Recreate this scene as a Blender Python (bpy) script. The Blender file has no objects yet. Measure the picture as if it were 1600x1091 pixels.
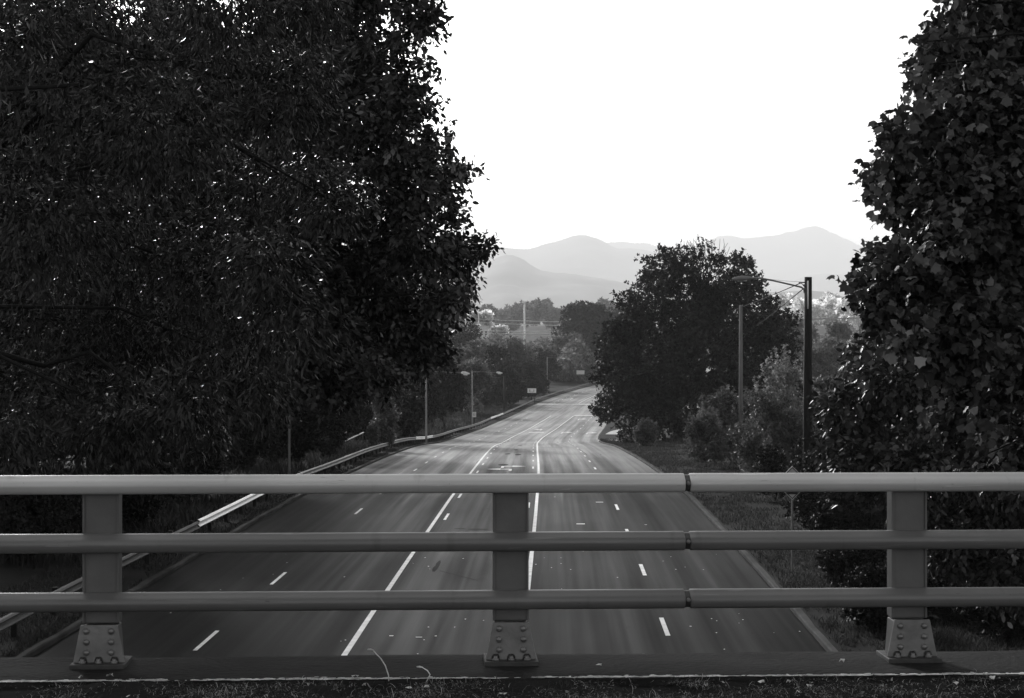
import bpy, bmesh, math, random
import numpy as np
from mathutils import Vector, Matrix
R = math.radians
random.seed(7); rng = np.random.default_rng(7)
S = bpy.context.scene
COL = S.collection

# ---------------------------------------------------------------- camera, sky, sun, exposure
F, CX, HY, CAMH = 3000.0, 800.0, 520.0, 7.5        # focal length in photo pixels, centre column, horizon row, eye height
cam_d = bpy.data.cameras.new("camera"); cam = bpy.data.objects.new("camera", cam_d); COL.objects.link(cam)
cam.location = (0, 0, CAMH); cam.rotation_euler = (R(90), 0, 0)
cam_d.sensor_width = 36; cam_d.lens = 36 * F / 1600; cam_d.shift_y = (HY - 545.5) / 1600
cam_d.clip_start = 0.1; cam_d.clip_end = 60000
S.camera = cam

SUN_EL, SUN_AZ = 20.0, -20.0       # azimuth from straight ahead, negative = left
W = bpy.data.worlds.new("World"); S.world = W; W.use_nodes = True
nt = W.node_tree; nt.nodes.clear()
sky = nt.nodes.new('ShaderNodeTexSky'); sky.sky_type = 'NISHITA'; sky.sun_disc = False
sky.sun_elevation = R(SUN_EL); sky.sun_rotation = R(SUN_AZ); sky.dust_density = 2.0; sky.air_density = 1.3; sky.ozone_density = 1
bw = nt.nodes.new('ShaderNodeSeparateColor'); bg = nt.nodes.new('ShaderNodeBackground'); wo = nt.nodes.new('ShaderNodeOutputWorld')
bg.inputs['Strength'].default_value = 0.15
nt.links.new(sky.outputs[0], bw.inputs[0]); nt.links.new(bw.outputs[0], bg.inputs['Color']); nt.links.new(bg.outputs[0], wo.inputs[0])

sl = bpy.data.lights.new("sun", 'SUN'); sl.energy = 4.0; sl.angle = R(5); sl.color = (1, 1, 1)
so = bpy.data.objects.new("sun", sl); COL.objects.link(so)
d = Vector((math.sin(R(SUN_AZ)) * math.cos(R(SUN_EL)), math.cos(R(SUN_AZ)) * math.cos(R(SUN_EL)), math.sin(R(SUN_EL))))
so.rotation_euler = d.to_track_quat('Z', 'Y').to_euler()

S.view_settings.view_transform = 'Standard'; S.view_settings.look = 'None'
S.view_settings.gamma = 1; S.view_settings.exposure = 0.6
S.render.engine = 'CYCLES'
S.cycles.use_denoising = True
S.cycles.max_bounces = 8; S.cycles.diffuse_bounces = 4; S.cycles.glossy_bounces = 3; S.cycles.transmission_bounces = 4
S.cycles.volume_bounces = 2; S.cycles.transparent_max_bounces = 8
S.cycles.sample_clamp_indirect = 4

def P(px, py, Y):                 # photo pixel + distance -> point of the place
    return Vector(((px - CX) / F * Y, Y, CAMH - (py - HY) / F * Y))

# ---------------------------------------------------------------- helpers
def tag(o, label=None, cat=None, group=None, kind=None):
    if label: o['label'] = label
    if cat: o['category'] = cat
    if group: o['group'] = group
    if kind: o['kind'] = kind
    return o
def empty(name, loc, label, cat, group=None, rz=0):
    o = bpy.data.objects.new(name, None); COL.objects.link(o); o.location = loc; o.rotation_euler = (0, 0, rz)
    o.empty_display_size = .2
    return tag(o, label, cat, group)

class MB:
    """collects shapes and links them as one mesh object"""
    def __init__(s): s.v = []; s.f = []; s.sm = []
    def add(s, vs, fs, smooth=False):
        b = len(s.v); s.v += [tuple(v) for v in vs]; s.f += [tuple(b + i for i in f) for f in fs]; s.sm += [smooth] * len(fs); return s
    def box(s, c, d, rot=None):
        c = Vector(c); h = [x / 2 for x in d]
        vs = [Vector((x * h[0], y * h[1], z * h[2])) for x in (-1, 1) for y in (-1, 1) for z in (-1, 1)]
        if rot is not None: vs = [rot @ v for v in vs]
        return s.add([c + v for v in vs], [(0, 1, 3, 2), (4, 6, 7, 5), (0, 4, 5, 1), (2, 3, 7, 6), (0, 2, 6, 4), (1, 5, 7, 3)])
    def tube(s, pts, rad, n=8, cap=True):
        pts = [Vector(p) for p in pts]
        if not hasattr(rad, '__len__'): rad = [rad] * len(pts)
        rings = []; up = None
        for i, p in enumerate(pts):
            t = (pts[min(i + 1, len(pts) - 1)] - pts[max(i - 1, 0)]).normalized()
            if up is None: up = Vector((0, 0, 1)) if abs(t.z) < .9 else Vector((1, 0, 0))
            a = t.cross(up)
            if a.length < 1e-4: a = t.cross(Vector((0, 1, 0)))
            a.normalize(); b = a.cross(t).normalized(); up = b
            rings.append([p + (a * math.cos(k * 2 * math.pi / n) + b * math.sin(k * 2 * math.pi / n)) * rad[i] for k in range(n)])
        vs = [v for r in rings for v in r]; fs = []
        for i in range(len(pts) - 1):
            for k in range(n):
                fs.append((i * n + k, i * n + (k + 1) % n, (i + 1) * n + (k + 1) % n, (i + 1) * n + k))
        if cap: fs += [tuple(range(n - 1, -1, -1)), tuple((len(pts) - 1) * n + k for k in range(n))]
        return s.add(vs, fs, True)
    def prism(s, poly, axis_o, ex, ez, ey, th):
        """polygon (2D) in the ex/ez plane at axis_o, extruded by th along ey"""
        o = Vector(axis_o); n = len(poly)
        a = [o + ex * p[0] + ez * p[1] for p in poly]; b = [v + ey * th for v in a]
        fs = [tuple(range(n)), tuple(range(2 * n - 1, n - 1, -1))] + [(i, i + n, (i + 1) % n + n, (i + 1) % n) for i in range(n)]
        return s.add(a + b, fs)
    def build(s, name, m, parent=None, bevel=0, seg=2):
        me = bpy.data.meshes.new(name); me.from_pydata(s.v, [], s.f); me.polygons.foreach_set('use_smooth', s.sm); me.validate()
        bm = bmesh.new(); bm.from_mesh(me); bmesh.ops.recalc_face_normals(bm, faces=bm.faces); bm.to_mesh(me); bm.free()
        o = bpy.data.objects.new(name, me); COL.objects.link(o); me.materials.append(m)
        if parent is not None:
            o.parent = parent
        if bevel:
            b = o.modifiers.new('b', 'BEVEL'); b.width = bevel; b.segments = seg; b.limit_method = 'ANGLE'; b.angle_limit = R(40)
        return o
def world_child(o, parent):        # shapes given in world metres, parent an unrotated Empty
    o.parent = parent; o.matrix_parent_inverse = Matrix.Translation(-parent.location); return o

def fast_mesh(name, V, faces_per, nper, mat, parent=None, tint=None, smooth=False):
    """V (n,k,3) verts of n items; faces_per: list of index tuples of one item"""
    n, k, _ = V.shape
    me = bpy.data.meshes.new(name)
    me.vertices.add(n * k); me.vertices.foreach_set('co', V.reshape(-1).astype(np.float32))
    loops = np.concatenate([np.array(f) for f in faces_per]); sizes = np.array([len(f) for f in faces_per])
    L = (loops[None, :] + (np.arange(n) * k)[:, None]).reshape(-1)
    tot = np.tile(sizes, n); start = np.concatenate([[0], np.cumsum(tot)[:-1]])
    me.loops.add(len(L)); me.loops.foreach_set('vertex_index', L.astype(np.int32))
    me.polygons.add(len(tot)); me.polygons.foreach_set('loop_start', start.astype(np.int32)); me.polygons.foreach_set('loop_total', tot.astype(np.int32))
    if smooth: me.polygons.foreach_set('use_smooth', [True] * len(tot))
    if tint is not None:
        a = me.attributes.new('tint', 'FLOAT', 'FACE'); a.data.foreach_set('value', np.repeat(tint, len(sizes)).astype(np.float32))
    me.update(calc_edges=True)
    o = bpy.data.objects.new(name, me); COL.objects.link(o); me.materials.append(mat)
    if parent is not None: o.parent = parent
    return o

# ---------------------------------------------------------------- materials (the place is all grey: a black and white photograph)
def mat(name, v, rough=.7, metal=0, var=.15, scale=4, bump=0, bscale=30, spec=.5, detail=6, coords='Object', stretch=None):
    m = bpy.data.materials.new(name); m.use_nodes = True; n = m.node_tree; bs = n.nodes['Principled BSDF']
    bs.inputs['Roughness'].default_value = rough; bs.inputs['Metallic'].default_value = metal
    bs.inputs['Specular IOR Level'].default_value = spec
    tc = n.nodes.new('ShaderNodeTexCoord'); src = tc.outputs[coords]
    if stretch:
        mp = n.nodes.new('ShaderNodeMapping'); mp.inputs['Scale'].default_value = stretch; n.links.new(src, mp.inputs[0]); src = mp.outputs[0]
    nz = n.nodes.new('ShaderNodeTexNoise'); nz.inputs['Scale'].default_value = scale; nz.inputs['Detail'].default_value = detail
    n.links.new(src, nz.inputs['Vector'])
    mr = n.nodes.new('ShaderNodeMapRange'); mr.inputs[1].default_value = .25; mr.inputs[2].default_value = .75
    mr.inputs[3].default_value = v * (1 - var); mr.inputs[4].default_value = v * (1 + var)
    n.links.new(nz.outputs[0], mr.inputs[0]); n.links.new(mr.outputs[0], bs.inputs['Base Color'])
    if bump:
        nb = n.nodes.new('ShaderNodeTexNoise'); nb.inputs['Scale'].default_value = bscale; nb.inputs['Detail'].default_value = 4
        n.links.new(src, nb.inputs['Vector'])
        bp = n.nodes.new('ShaderNodeBump'); bp.inputs['Strength'].default_value = bump; bp.inputs['Distance'].default_value = .02
        n.links.new(nb.outputs[0], bp.inputs['Height']); n.links.new(bp.outputs[0], bs.inputs['Normal'])
    return m
def leafmat(name, v, rough=.45, trans=.25, tv=None, spec=.5):
    m = bpy.data.materials.new(name); m.use_nodes = True; n = m.node_tree; bs = n.nodes['Principled BSDF']; out = n.nodes['Material Output']
    at = n.nodes.new('ShaderNodeAttribute'); at.attribute_name = 'tint'
    mu = n.nodes.new('ShaderNodeMath'); mu.operation = 'MULTIPLY'; mu.inputs[1].default_value = v
    n.links.new(at.outputs['Fac'], mu.inputs[0]); n.links.new(mu.outputs[0], bs.inputs['Base Color'])
    bs.inputs['Roughness'].default_value = rough; bs.inputs['Specular IOR Level'].default_value = spec
    tr = n.nodes.new('ShaderNodeBsdfTranslucent')
    m2 = n.nodes.new('ShaderNodeMath'); m2.operation = 'MULTIPLY'; m2.inputs[1].default_value = tv or v * 1.3
    n.links.new(at.outputs['Fac'], m2.inputs[0]); n.links.new(m2.outputs[0], tr.inputs[0])
    mx = n.nodes.new('ShaderNodeMixShader'); mx.inputs[0].default_value = trans
    n.links.new(bs.outputs[0], mx.inputs[1]); n.links.new(tr.outputs[0], mx.inputs[2]); n.links.new(mx.outputs[0], out.inputs[0])
    return m

def railmat(name, v):
    m = bpy.data.materials.new(name); m.use_nodes = True; n = m.node_tree; bs = n.nodes['Principled BSDF']; L = n.links.new
    tc = n.nodes.new('ShaderNodeTexCoord')
    def nz(sc, det, lo, hi, a, b, dist=0):
        mp = n.nodes.new('ShaderNodeMapping'); mp.inputs['Scale'].default_value = sc; L(tc.outputs['Object'], mp.inputs[0])
        z = n.nodes.new('ShaderNodeTexNoise'); z.inputs['Scale'].default_value = 1; z.inputs['Detail'].default_value = det; z.inputs['Distortion'].default_value = dist; L(mp.outputs[0], z.inputs['Vector'])
        q = n.nodes.new('ShaderNodeMapRange'); q.inputs[1].default_value = lo; q.inputs[2].default_value = hi; q.inputs[3].default_value = a; q.inputs[4].default_value = b; L(z.outputs[0], q.inputs[0]); return q.outputs[0]
    def mul(a, b):
        q = n.nodes.new('ShaderNodeMath'); q.operation = 'MULTIPLY'
        for i, x in enumerate((a, b)):
            if isinstance(x, (int, float)): q.inputs[i].default_value = x
            else: L(x, q.inputs[i])
        return q.outputs[0]
    c = mul(nz((1.1, 1, 1.5), 5, .3, .7, v * .88, v * 1.14), nz((.8, 8, 70), 4, .3, .7, .93, 1.06))      # blotches, drawn grain
    c = mul(c, nz((9, 3, 1.2), 6, .62, .72, 1, .80))                                                      # drip stains
    c = mul(c, nz((2.2, 30, 42), 6, .66, .70, 1, 1.35, .6))                                               # long scratches
    c = mul(c, nz((5, 40, 55), 5, .70, .74, 1, .55, 1.0))                                                 # dark scuffs
    c = mul(c, nz((60, 60, 60), 3, .30, .24, 1, .7))                                                      # specks
    L(c, bs.inputs['Base Color']); L(nz((2, 4, 9), 5, .3, .7, .34, .55), bs.inputs['Roughness']); bs.inputs['Metallic'].default_value = .15
    b = n.nodes.new('ShaderNodeBump'); b.inputs['Strength'].default_value = .12; b.inputs['Distance'].default_value = .004; L(nz((3, 12, 20), 5, 0, 1, 0, 1), b.inputs['Height']); L(b.outputs[0], bs.inputs['Normal'])
    return m
def asphalt():
    m = bpy.data.materials.new('asphalt'); m.use_nodes = True; n = m.node_tree; bs = n.nodes['Principled BSDF']; L = n.links.new
    N = lambda t: n.nodes.new(t)
    uv = N('ShaderNodeUVMap'); uv.uv_map = 'lane'            # u = metres across, v = metres along
    def noise(sc, detail, scale=1.0):
        mp = N('ShaderNodeMapping'); mp.inputs['Scale'].default_value = sc; L(uv.outputs[0], mp.inputs[0])
        z = N('ShaderNodeTexNoise'); z.inputs['Scale'].default_value = scale; z.inputs['Detail'].default_value = detail; L(mp.outputs[0], z.inputs['Vector']); return z.outputs[0]
    def mr(x, a, b, c, d_):
        q = N('ShaderNodeMapRange'); q.inputs[1].default_value = a; q.inputs[2].default_value = b; q.inputs[3].default_value = c; q.inputs[4].default_value = d_; L(x, q.inputs[0]); return q.outputs[0]
    def ma(op, a, b):
        q = N('ShaderNodeMath'); q.operation = op
        for i, x in enumerate((a, b)):
            if isinstance(x, (int, float)): q.inputs[i].default_value = x
            else: L(x, q.inputs[i])
        return q.outputs[0]
    streak = noise((1.1, .012, 1), 3)                        # long streaks along the lanes
    fine = noise((4, .05, 1), 4)
    patch = noise((.12, .035, 1), 4)
    grain = noise((40, 40, 1), 2)
    sx = N('ShaderNodeSeparateXYZ'); L(uv.outputs[0], sx.inputs[0])
    lane = ma('PINGPONG', ma('ADD', sx.outputs[0], 100.2), .9)  # tyre tracks twice a lane
    track = mr(lane, 0, .9, 1.0, .9)
    v = ma('MULTIPLY', ma('MULTIPLY', mr(streak, .3, .7, .018, .034), mr(fine, .3, .7, .92, 1.08)), ma('MULTIPLY', mr(patch, .35, .65, .86, 1.14), track))
    v = ma('MULTIPLY', v, mr(grain, .2, .8, .85, 1.15))
    # thin sealed cracks
    mp = N('ShaderNodeMapping'); mp.inputs['Scale'].default_value = (.35, .06, 1); L(uv.outputs[0], mp.inputs[0])
    vo = N('ShaderNodeTexVoronoi'); vo.feature = 'DISTANCE_TO_EDGE'; vo.inputs['Scale'].default_value = 1
    wn = N('ShaderNodeTexNoise'); wn.inputs['Scale'].default_value = 3; L(mp.outputs[0], wn.inputs['Vector'])
    vm = N('ShaderNodeVectorMath'); vm.operation = 'ADD'; L(mp.outputs[0], vm.inputs[0]); L(wn.outputs['Color'], vm.inputs[1]); L(vm.outputs[0], vo.inputs['Vector'])
    v = ma('MULTIPLY', v, mr(vo.outputs[0], 0, .004, .75, 1))
    # bright sheen of the far stretch, painted in as a paler base colour
    far_sheen = mr(ma('ADD', sx.outputs[1], ma('MULTIPLY', streak, 60)), 122, 180, 1.0, 10.5)
    v = ma('MULTIPLY', v, far_sheen)
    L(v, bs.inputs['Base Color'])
    L(ma('MULTIPLY', ma('MULTIPLY', mr(streak, .3, .7, .44, .28), mr(patch, .35, .65, 1.15, .9)), mr(fine, .3, .7, 1.1, .92)), bs.inputs['Roughness'])
    bs.inputs['Specular IOR Level'].default_value = .0022
    return m
def ground_mat():
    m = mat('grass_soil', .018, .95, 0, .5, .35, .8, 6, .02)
    return m
M = dict(
    asphalt=asphalt(), asphalt2=mat('worn_asphalt', .10, .6, 0, .2, .4, spec=.1),
    paint=mat('road_paint', .62, .5, 0, .25, 2.5, detail=8), soil=ground_mat(), concrete=mat('concrete', .26, .8, 0, .35, 1.2, .4, 20),
    kerb=mat('kerb_concrete', .055, .9, 0, .6, .6, .3, 12, spec=.02),
    deck=mat('dark_concrete', .022, .85, 0, .45, 2.2, .6, 25, spec=.1), edge=mat('pale_worn_edge', .7, .8, 0, .6, 14, .6, 60, detail=9),
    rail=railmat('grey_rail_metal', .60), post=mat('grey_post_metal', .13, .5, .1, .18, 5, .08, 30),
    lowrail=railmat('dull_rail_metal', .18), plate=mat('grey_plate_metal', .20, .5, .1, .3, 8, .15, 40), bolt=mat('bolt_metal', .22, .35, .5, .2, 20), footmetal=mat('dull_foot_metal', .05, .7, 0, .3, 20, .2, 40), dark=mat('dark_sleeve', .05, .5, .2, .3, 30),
    galv=mat('galvanised_steel', .2, .55, .2, .25, 1.0), newgalv=mat('new_bright_steel', .9, .38, .2, .05, 1.0), oldgalv=mat('weathered_steel', .07, .7, .1, .3, .8),
    wood=mat('weathered_wood', .16, .9, 0, .35, 3, .5, 14, stretch=(6, 6, .5)), darkwood=mat('creosoted_wood', .02, .85, 0, .3, 3, .5, 14, spec=.2, stretch=(6, 6, .5)),
    bark=mat('bark', .022, .95, 0, .4, 6, .8, 18, spec=.1), lamp=mat('pale_lamp_housing', .9, .45, 0, .05, 3), steelpole=mat('grey_pole', .26, .5, .3, .2, 3),
    thinpole=mat('dull_pole', .12, .6, .1, .2, 3), white=mat('white_panel', .95, .5, 0, .06, 3), ink=mat('black_ink', .02, .6, 0, .1, 3), sign=mat('sign_sheeting', .5, .5, 0, .12, 3),
    wire=mat('cable', .02, .8, 0, .1, 3, spec=.05), palewire=mat('pale_cable', .8, .4, .2, .05, 3), roof=mat('pale_roof', .75, .6, 0, .1, .5), wall=mat('white_wall', .8, .7, 0, .1, .5),
    tar=mat('tar_patch', .012, .42, 0, .2, 3, spec=.0015), hill=mat('forested_hillside', .05, .9, 0, .6, .006, 0, spec=.1, detail=10), mirror=mat('glass', .1, .1),
    skin=mat('car_paint', .03, .25, 0, .1, 3), headlamp=mat('headlamp_glass', .9, .15, 0, .05, 3),
)
ML = dict(
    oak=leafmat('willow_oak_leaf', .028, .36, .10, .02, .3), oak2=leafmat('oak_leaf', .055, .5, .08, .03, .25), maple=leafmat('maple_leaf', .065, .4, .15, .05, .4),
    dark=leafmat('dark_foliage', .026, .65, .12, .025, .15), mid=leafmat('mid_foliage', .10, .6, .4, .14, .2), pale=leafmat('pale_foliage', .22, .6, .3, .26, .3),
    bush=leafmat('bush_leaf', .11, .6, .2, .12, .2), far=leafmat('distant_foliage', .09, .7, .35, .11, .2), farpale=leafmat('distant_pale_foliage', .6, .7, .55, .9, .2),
    grass=leafmat('grass_blade', .048, .8, .3, .045, .05), dry=leafmat('dry_grass', .5, .7, .3, .5, .3), weed=leafmat('weed_leaf', .032, .7, .3, .04, .1),
)

# ---------------------------------------------------------------- the road's line
def pchip(xs, ys):
    xs = np.array(xs, float); ys = np.array(ys, float); h = np.diff(xs); dl = np.diff(ys) / h; m = np.zeros(len(xs))
    for i in range(1, len(xs) - 1):
        if dl[i - 1] * dl[i] > 0:
            w1 = 2 * h[i] + h[i - 1]; w2 = h[i] + 2 * h[i - 1]; m[i] = (w1 + w2) / (w1 / dl[i - 1] + w2 / dl[i])
    m[0] = dl[0]; m[-1] = dl[-1]
    def f(x):
        x = np.asarray(x, float); i = np.clip(np.searchsorted(xs, x) - 1, 0, len(h) - 1); t = (x - xs[i]) / h[i]
        t = np.clip(t, -50, 50)
        r = (2 * t**3 - 3 * t**2 + 1) * ys[i] + (t**3 - 2 * t**2 + t) * h[i] * m[i] + (-2 * t**3 + 3 * t**2) * ys[i + 1] + (t**3 - t**2) * h[i] * m[i + 1]
        r = np.where(t < 0, ys[0] + m[0] * (x - xs[0]), r); r = np.where(t > 1, ys[-1] + m[-1] * (x - xs[-1]), r)
        return r
    return f
rx = pchip([-60, 0, 44.7, 86.7, 117, 171, 225, 243, 300, 350, 420, 500, 600, 800, 1000], [-4.2, -2.9, -1.85, -.95, -.43, .2, 1.0, 1.6, 5.3, 9.1, 14.5, 23, 37, 80, 130])
rzf = pchip([-60, 30, 44.7, 86.7, 117, 171, 243, 300, 350, 420, 600, 900, 1400, 4000], [0, 0, -.01, -.3, -1.0, -2.8, -6.0, -7.2, -7.7, -8.1, -8.5, -8.8, -9.2, -9.5])
HALF = 9.25
def road(u, Y, dz=0.0):
    """point u metres right of the centre line at distance Y"""
    Y = float(Y); t = (float(rx(Y + .5)) - float(rx(Y - .5))); l = math.hypot(1, t)
    return Vector((float(rx(Y)) + u / l, Y - u * t / l, float(rzf(Y)) + dz))
def sstep(x, a, b):
    t = np.clip((x - a) / (b - a), 0, 1); return t * t * (3 - 2 * t)
def vnoise(X, Y, s, seed=0):
    """cheap smooth value noise"""
    X = np.asarray(X, float) / s; Y = np.asarray(Y, float) / s
    def h(i, j): 
        v = np.sin(i * 127.1 + j * 311.7 + seed * 74.7) * 43758.5453; return v - np.floor(v)
    i = np.floor(X); j = np.floor(Y); a = X - i; b = Y - j; a = a * a * (3 - 2 * a); b = b * b * (3 - 2 * b)
    return (h(i, j) * (1 - a) + h(i + 1, j) * a) * (1 - b) + (h(i, j + 1) * (1 - a) + h(i + 1, j + 1) * a) * b
def gz(X, Y):
    """height of the ground"""
    X = np.asarray(X, float); Y = np.asarray(Y, float); u = X - rx(np.clip(Y, -60, 1000)); au = np.abs(u)
    z = rzf(np.clip(Y, -60, 4000)) + np.where(au < HALF + .1, -.25, .10)
    z = z + (vnoise(X, Y, 3, 1) - .5) * .25 * sstep(au, 10.5, 14) + (vnoise(X, Y, 17, 2) - .5) * 1.2 * sstep(au, 13, 26)
    z = z + 1.3 * sstep(u, 13, 24) * sstep(Y, 40, 70) * (1 - sstep(Y, 170, 230))
    z = z + 5.0 * sstep(au, 11.5, 19) * (1 - sstep(Y, 8, 42))
    z = z + 26 * sstep(Y, 1500, 2100) * sstep(1.15 - vnoise(X, Y, 900, 5) * .5, .4, 1.0) 
    return z

# ---------------------------------------------------------------- ground, road, markings
def grid_mesh(name, xs, ys, zf, m, kind='structure', parent=None):
    X, Y = np.meshgrid(xs, ys); Z = zf(X, Y); nx, ny = len(xs), len(ys)
    V = np.stack([X, Y, Z], -1).reshape(-1, 3)
    i = (np.arange(ny - 1)[:, None] * nx + np.arange(nx - 1)[None, :]).reshape(-1)
    Fc = np.stack([i, i + 1, i + nx + 1, i + nx], -1)
    me = bpy.data.meshes.new(name); me.vertices.add(len(V)); me.vertices.foreach_set('co', V.reshape(-1).astype(np.float32))
    me.loops.add(Fc.size); me.loops.foreach_set('vertex_index', Fc.reshape(-1).astype(np.int32))
    me.polygons.add(len(Fc)); me.polygons.foreach_set('loop_start', (np.arange(len(Fc)) * 4).astype(np.int32)); me.polygons.foreach_set('loop_total', np.full(len(Fc), 4, np.int32))
    me.polygons.foreach_set('use_smooth', [True] * len(Fc)); me.update(calc_edges=True)
    o = bpy.data.objects.new(name, me); COL.objects.link(o); me.materials.append(m)
    if kind: o['kind'] = kind
    if parent: o.parent = parent
    return o
# sheet in road-following coordinates near, so the trench under the road matches its edge
def ground():
    us = np.unique(np.concatenate([[-20000, -9000, -5000, -2500, -1200, -600, -300, -180, -120, -80], np.arange(-60, -12, 2.0), np.arange(-12, 12.01, .5), np.arange(14, 61, 2.0), [80, 120, 180, 300, 600, 1200, 2500, 5000, 9000, 20000],
        [-HALF - .16, -HALF - .06, HALF + .06, HALF + .16]]))
    ys = np.unique(np.concatenate([[-400, -200, -100], np.arange(-60, 60, 2.0), np.arange(60, 260, 3), np.arange(260, 620, 8), np.arange(620, 1500, 40), np.arange(1500, 2300, 80), [2600, 3200, 4500, 7000, 11000, 17000, 30000]]))
    U, Y = np.meshgrid(us, ys)
    t = (rx(np.clip(Y, -60, 1000) + .5) - rx(np.clip(Y, -60, 1000) - .5)); X = rx(np.clip(Y, -60, 1000)) + U
    Z = gz(X, Y)
    V = np.stack([X, Y, Z], -1).reshape(-1, 3); nx, ny = len(us), len(ys)
    i = (np.arange(ny - 1)[:, None] * nx + np.arange(nx - 1)[None, :]).reshape(-1); Fc = np.stack([i, i + 1, i + nx + 1, i + nx], -1)
    me = bpy.data.meshes.new('ground'); me.from_pydata(V.tolist(), [], Fc.tolist()); me.polygons.foreach_set('use_smooth', [True] * len(Fc))
    o = bpy.data.objects.new('ground', me); COL.objects.link(o); me.materials.append(M['soil']); o['kind'] = 'structure'
ground()
YS = np.concatenate([np.arange(-60, 60, 3.0), np.arange(60, 260, 2.5), np.arange(260, 700, 5), np.arange(700, 1001, 20)])
def roady(u0, u1, y0=-60, y1=1000):
    return [y for y in YS if y0 < y < y1]
def ribbon(name, segs, m, dz, kind='structure', uvs=False, parent=None, thick=0):
    """segs: list of (u_left, u_right, y0, y1) strips that follow the road"""
    vs, fs, uv = [], [], []
    for (a, b, y0, y1) in segs:
        ys = [y0] + [y for y in YS if y0 + .3 < y < y1 - .3] + [y1]; st = len(vs)
        cols = [a, b] if b - a < 6 else list(np.linspace(a, b, 9))
        nc = len(cols)
        for y in ys:
            for c in cols: vs.append(road(c, y, dz)); uv.append((c, y))
        for i in range(len(ys) - 1):
            for k in range(nc - 1):
                q = st + i * nc + k; fs.append((q, q + 1, q + nc + 1, q + nc))
    me = bpy.data.meshes.new(name); me.from_pydata(vs, [], fs); me.polygons.foreach_set('use_smooth', [True] * len(fs))
    if uvs:
        l = me.uv_layers.new(name='lane')
        for lp in me.loops: l.data[lp.index].uv = uv[lp.vertex_index]
    o = bpy.data.objects.new(name, me); COL.objects.link(o); me.materials.append(m)
    if kind: o['kind'] = kind
    return o
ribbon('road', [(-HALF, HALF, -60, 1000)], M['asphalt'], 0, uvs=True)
# side street at the far junction and the driveway mouth on the right
def sheet(name, quads, m, kind='structure'):
    b = MB()
    for q in quads: b.add(q, [tuple(range(len(q)))])
    o = b.build(name, m); o['kind'] = kind; return o
def strip_right(name, y0, y1, u0, u1, dz, m, n=14, rise=0.0, flare=5):
    vs, fs = [], []
    for i in range(n + 1):
        t = i / n; u = u0 + (u1 - u0) * t; fl = flare * (1 - min(1, t * n / 3)) ** 2
        for y in (y0 - fl, y1 + fl):
            p = road(u, y, dz); g = float(gz(p.x, p.y)); p.z = max(p.z, g + .03) if t > 0 else p.z; vs.append(p)
    for i in range(n): fs.append((2 * i, 2 * i + 1, 2 * i + 3, 2 * i + 2))
    o = MB().add(vs, fs, True).build(name, m); o['kind'] = 'structure'; return o
strip_right('side_street', 366, 408, HALF, 60, .008, M['asphalt2'])
strip_right('driveway', 232, 239, HALF, 30, .02, M['concrete'], flare=3)
# kerbs
def kerb(name, side, y0, y1, m):
    b = MB(); rings = []
    ys = np.concatenate([np.arange(y0, min(y1, 200), 1.5), np.arange(max(y0, 200), y1, 5), [y1]]) if y0 < 200 else np.append(np.arange(y0, y1, 5.0), y1)
    for y in ys:
        w = (float(vnoise(y, 3, 2.2, side + 9)) - .5) * .09; hh = .13 + (float(vnoise(y, 8, 1.3, side)) - .5) * .05
        a = HALF - .004; prof = [(a, -.2), (a, hh - .03), (a + .03, hh), (a + .17 + w, hh), (a + .20 + w, hh - .09)]
        rings.append([road(side * u, y, z) for u, z in prof])
    vs = [v for r in rings for v in r]; fs = []
    for i in range(len(rings) - 1):
        for k in range(4): fs.append((i * 5 + k, i * 5 + k + 1, (i + 1) * 5 + k + 1, (i + 1) * 5 + k))
    o = b.add(vs, fs).build(name, m); o['kind'] = 'structure'; return o
kerb('kerb', -1, -40, 700, M['kerb'])
kerb('kerb', 1, -40, 229, M['kerb']); kerb('kerb', 1, 242, 361, M['kerb']); kerb('kerb', 1, 413, 700, M['kerb'])

# painted lines
LW = .14
def dashes(u, first, step, length, last, w=LW):
    out = []; y = first
    while y < last: out.append((u - w / 2, u + w / 2, y, y + length)); y += step
    return out
marks = [(-2.05 - LW / 2, -2.05 + LW / 2, -40, 352), (2.05 - LW / 2, 2.05 + LW / 2, -40, 352)]
marks += dashes(-1.68, 79.1, 12.2, 3.05, 240, .11) + dashes(1.70, 73.1, 12.2, 3.05, 240, .11)
marks += dashes(-5.65, 45.2 - 36.6, 12.2, 3.05, 350, .105) + dashes(5.65, 47.7 - 36.6, 12.2, 3.05, 350, .12)
marks += dashes(-5.65, 425, 12.2, 3.05, 640, .18) + [(-.2, 0, 424, 640)] + dashes(5.65, 425, 12.2, 3.05, 640, .18)
ribbon('lane_markings', marks, M['paint'], .010)
ribbon('stop_lines', [(2.1, 9.0, 352.5, 355), (-9.0, 9.0, 417, 420)], M['paint'], .012)
# turn arrows and small reflectors
def arrow(u, y, L=3.0, left=True, w=1.0):
    s = -1 if left else 1
    return [[road(u + s * a, y + b, .014) for a, b in q] for q in (
        [(-.12, 0), (.06, 0), (.06, L * .55), (-.12, L * .75)], [(-.12, L * .75), (.06, L * .55), (w * .55, L * .62), (w * .55, L * .78)],
        [(w * .5, L * .42), (w * 1.25, L * .70), (w * .5, L * .98)])]
def straight(u, y, L=3.0):
    return [[road(u + a, y + b, .014) for a, b in q] for q in ([(-.1, 0), (.1, 0), (.1, L * .7), (-.1, L * .7)], [(-.45, L * .65), (.45, L * .65), (0, L)])]
arr = arrow(.25, 118.5, 3.6, True, 1.2) + arrow(-.25, 123, 3.6, False, 1.2)
arr += arrow(0, 284, 6) + [[road(a, y, .014) for a, y in ((-1.1, 274), (1.1, 274), (1.1, 276), (-1.1, 276))]]
for u, y in ((3.8, 330), (7.4, 330), (3.8, 270), (7.4, 268)): arr += arrow(u, y, 8, False, 1.1)
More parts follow.
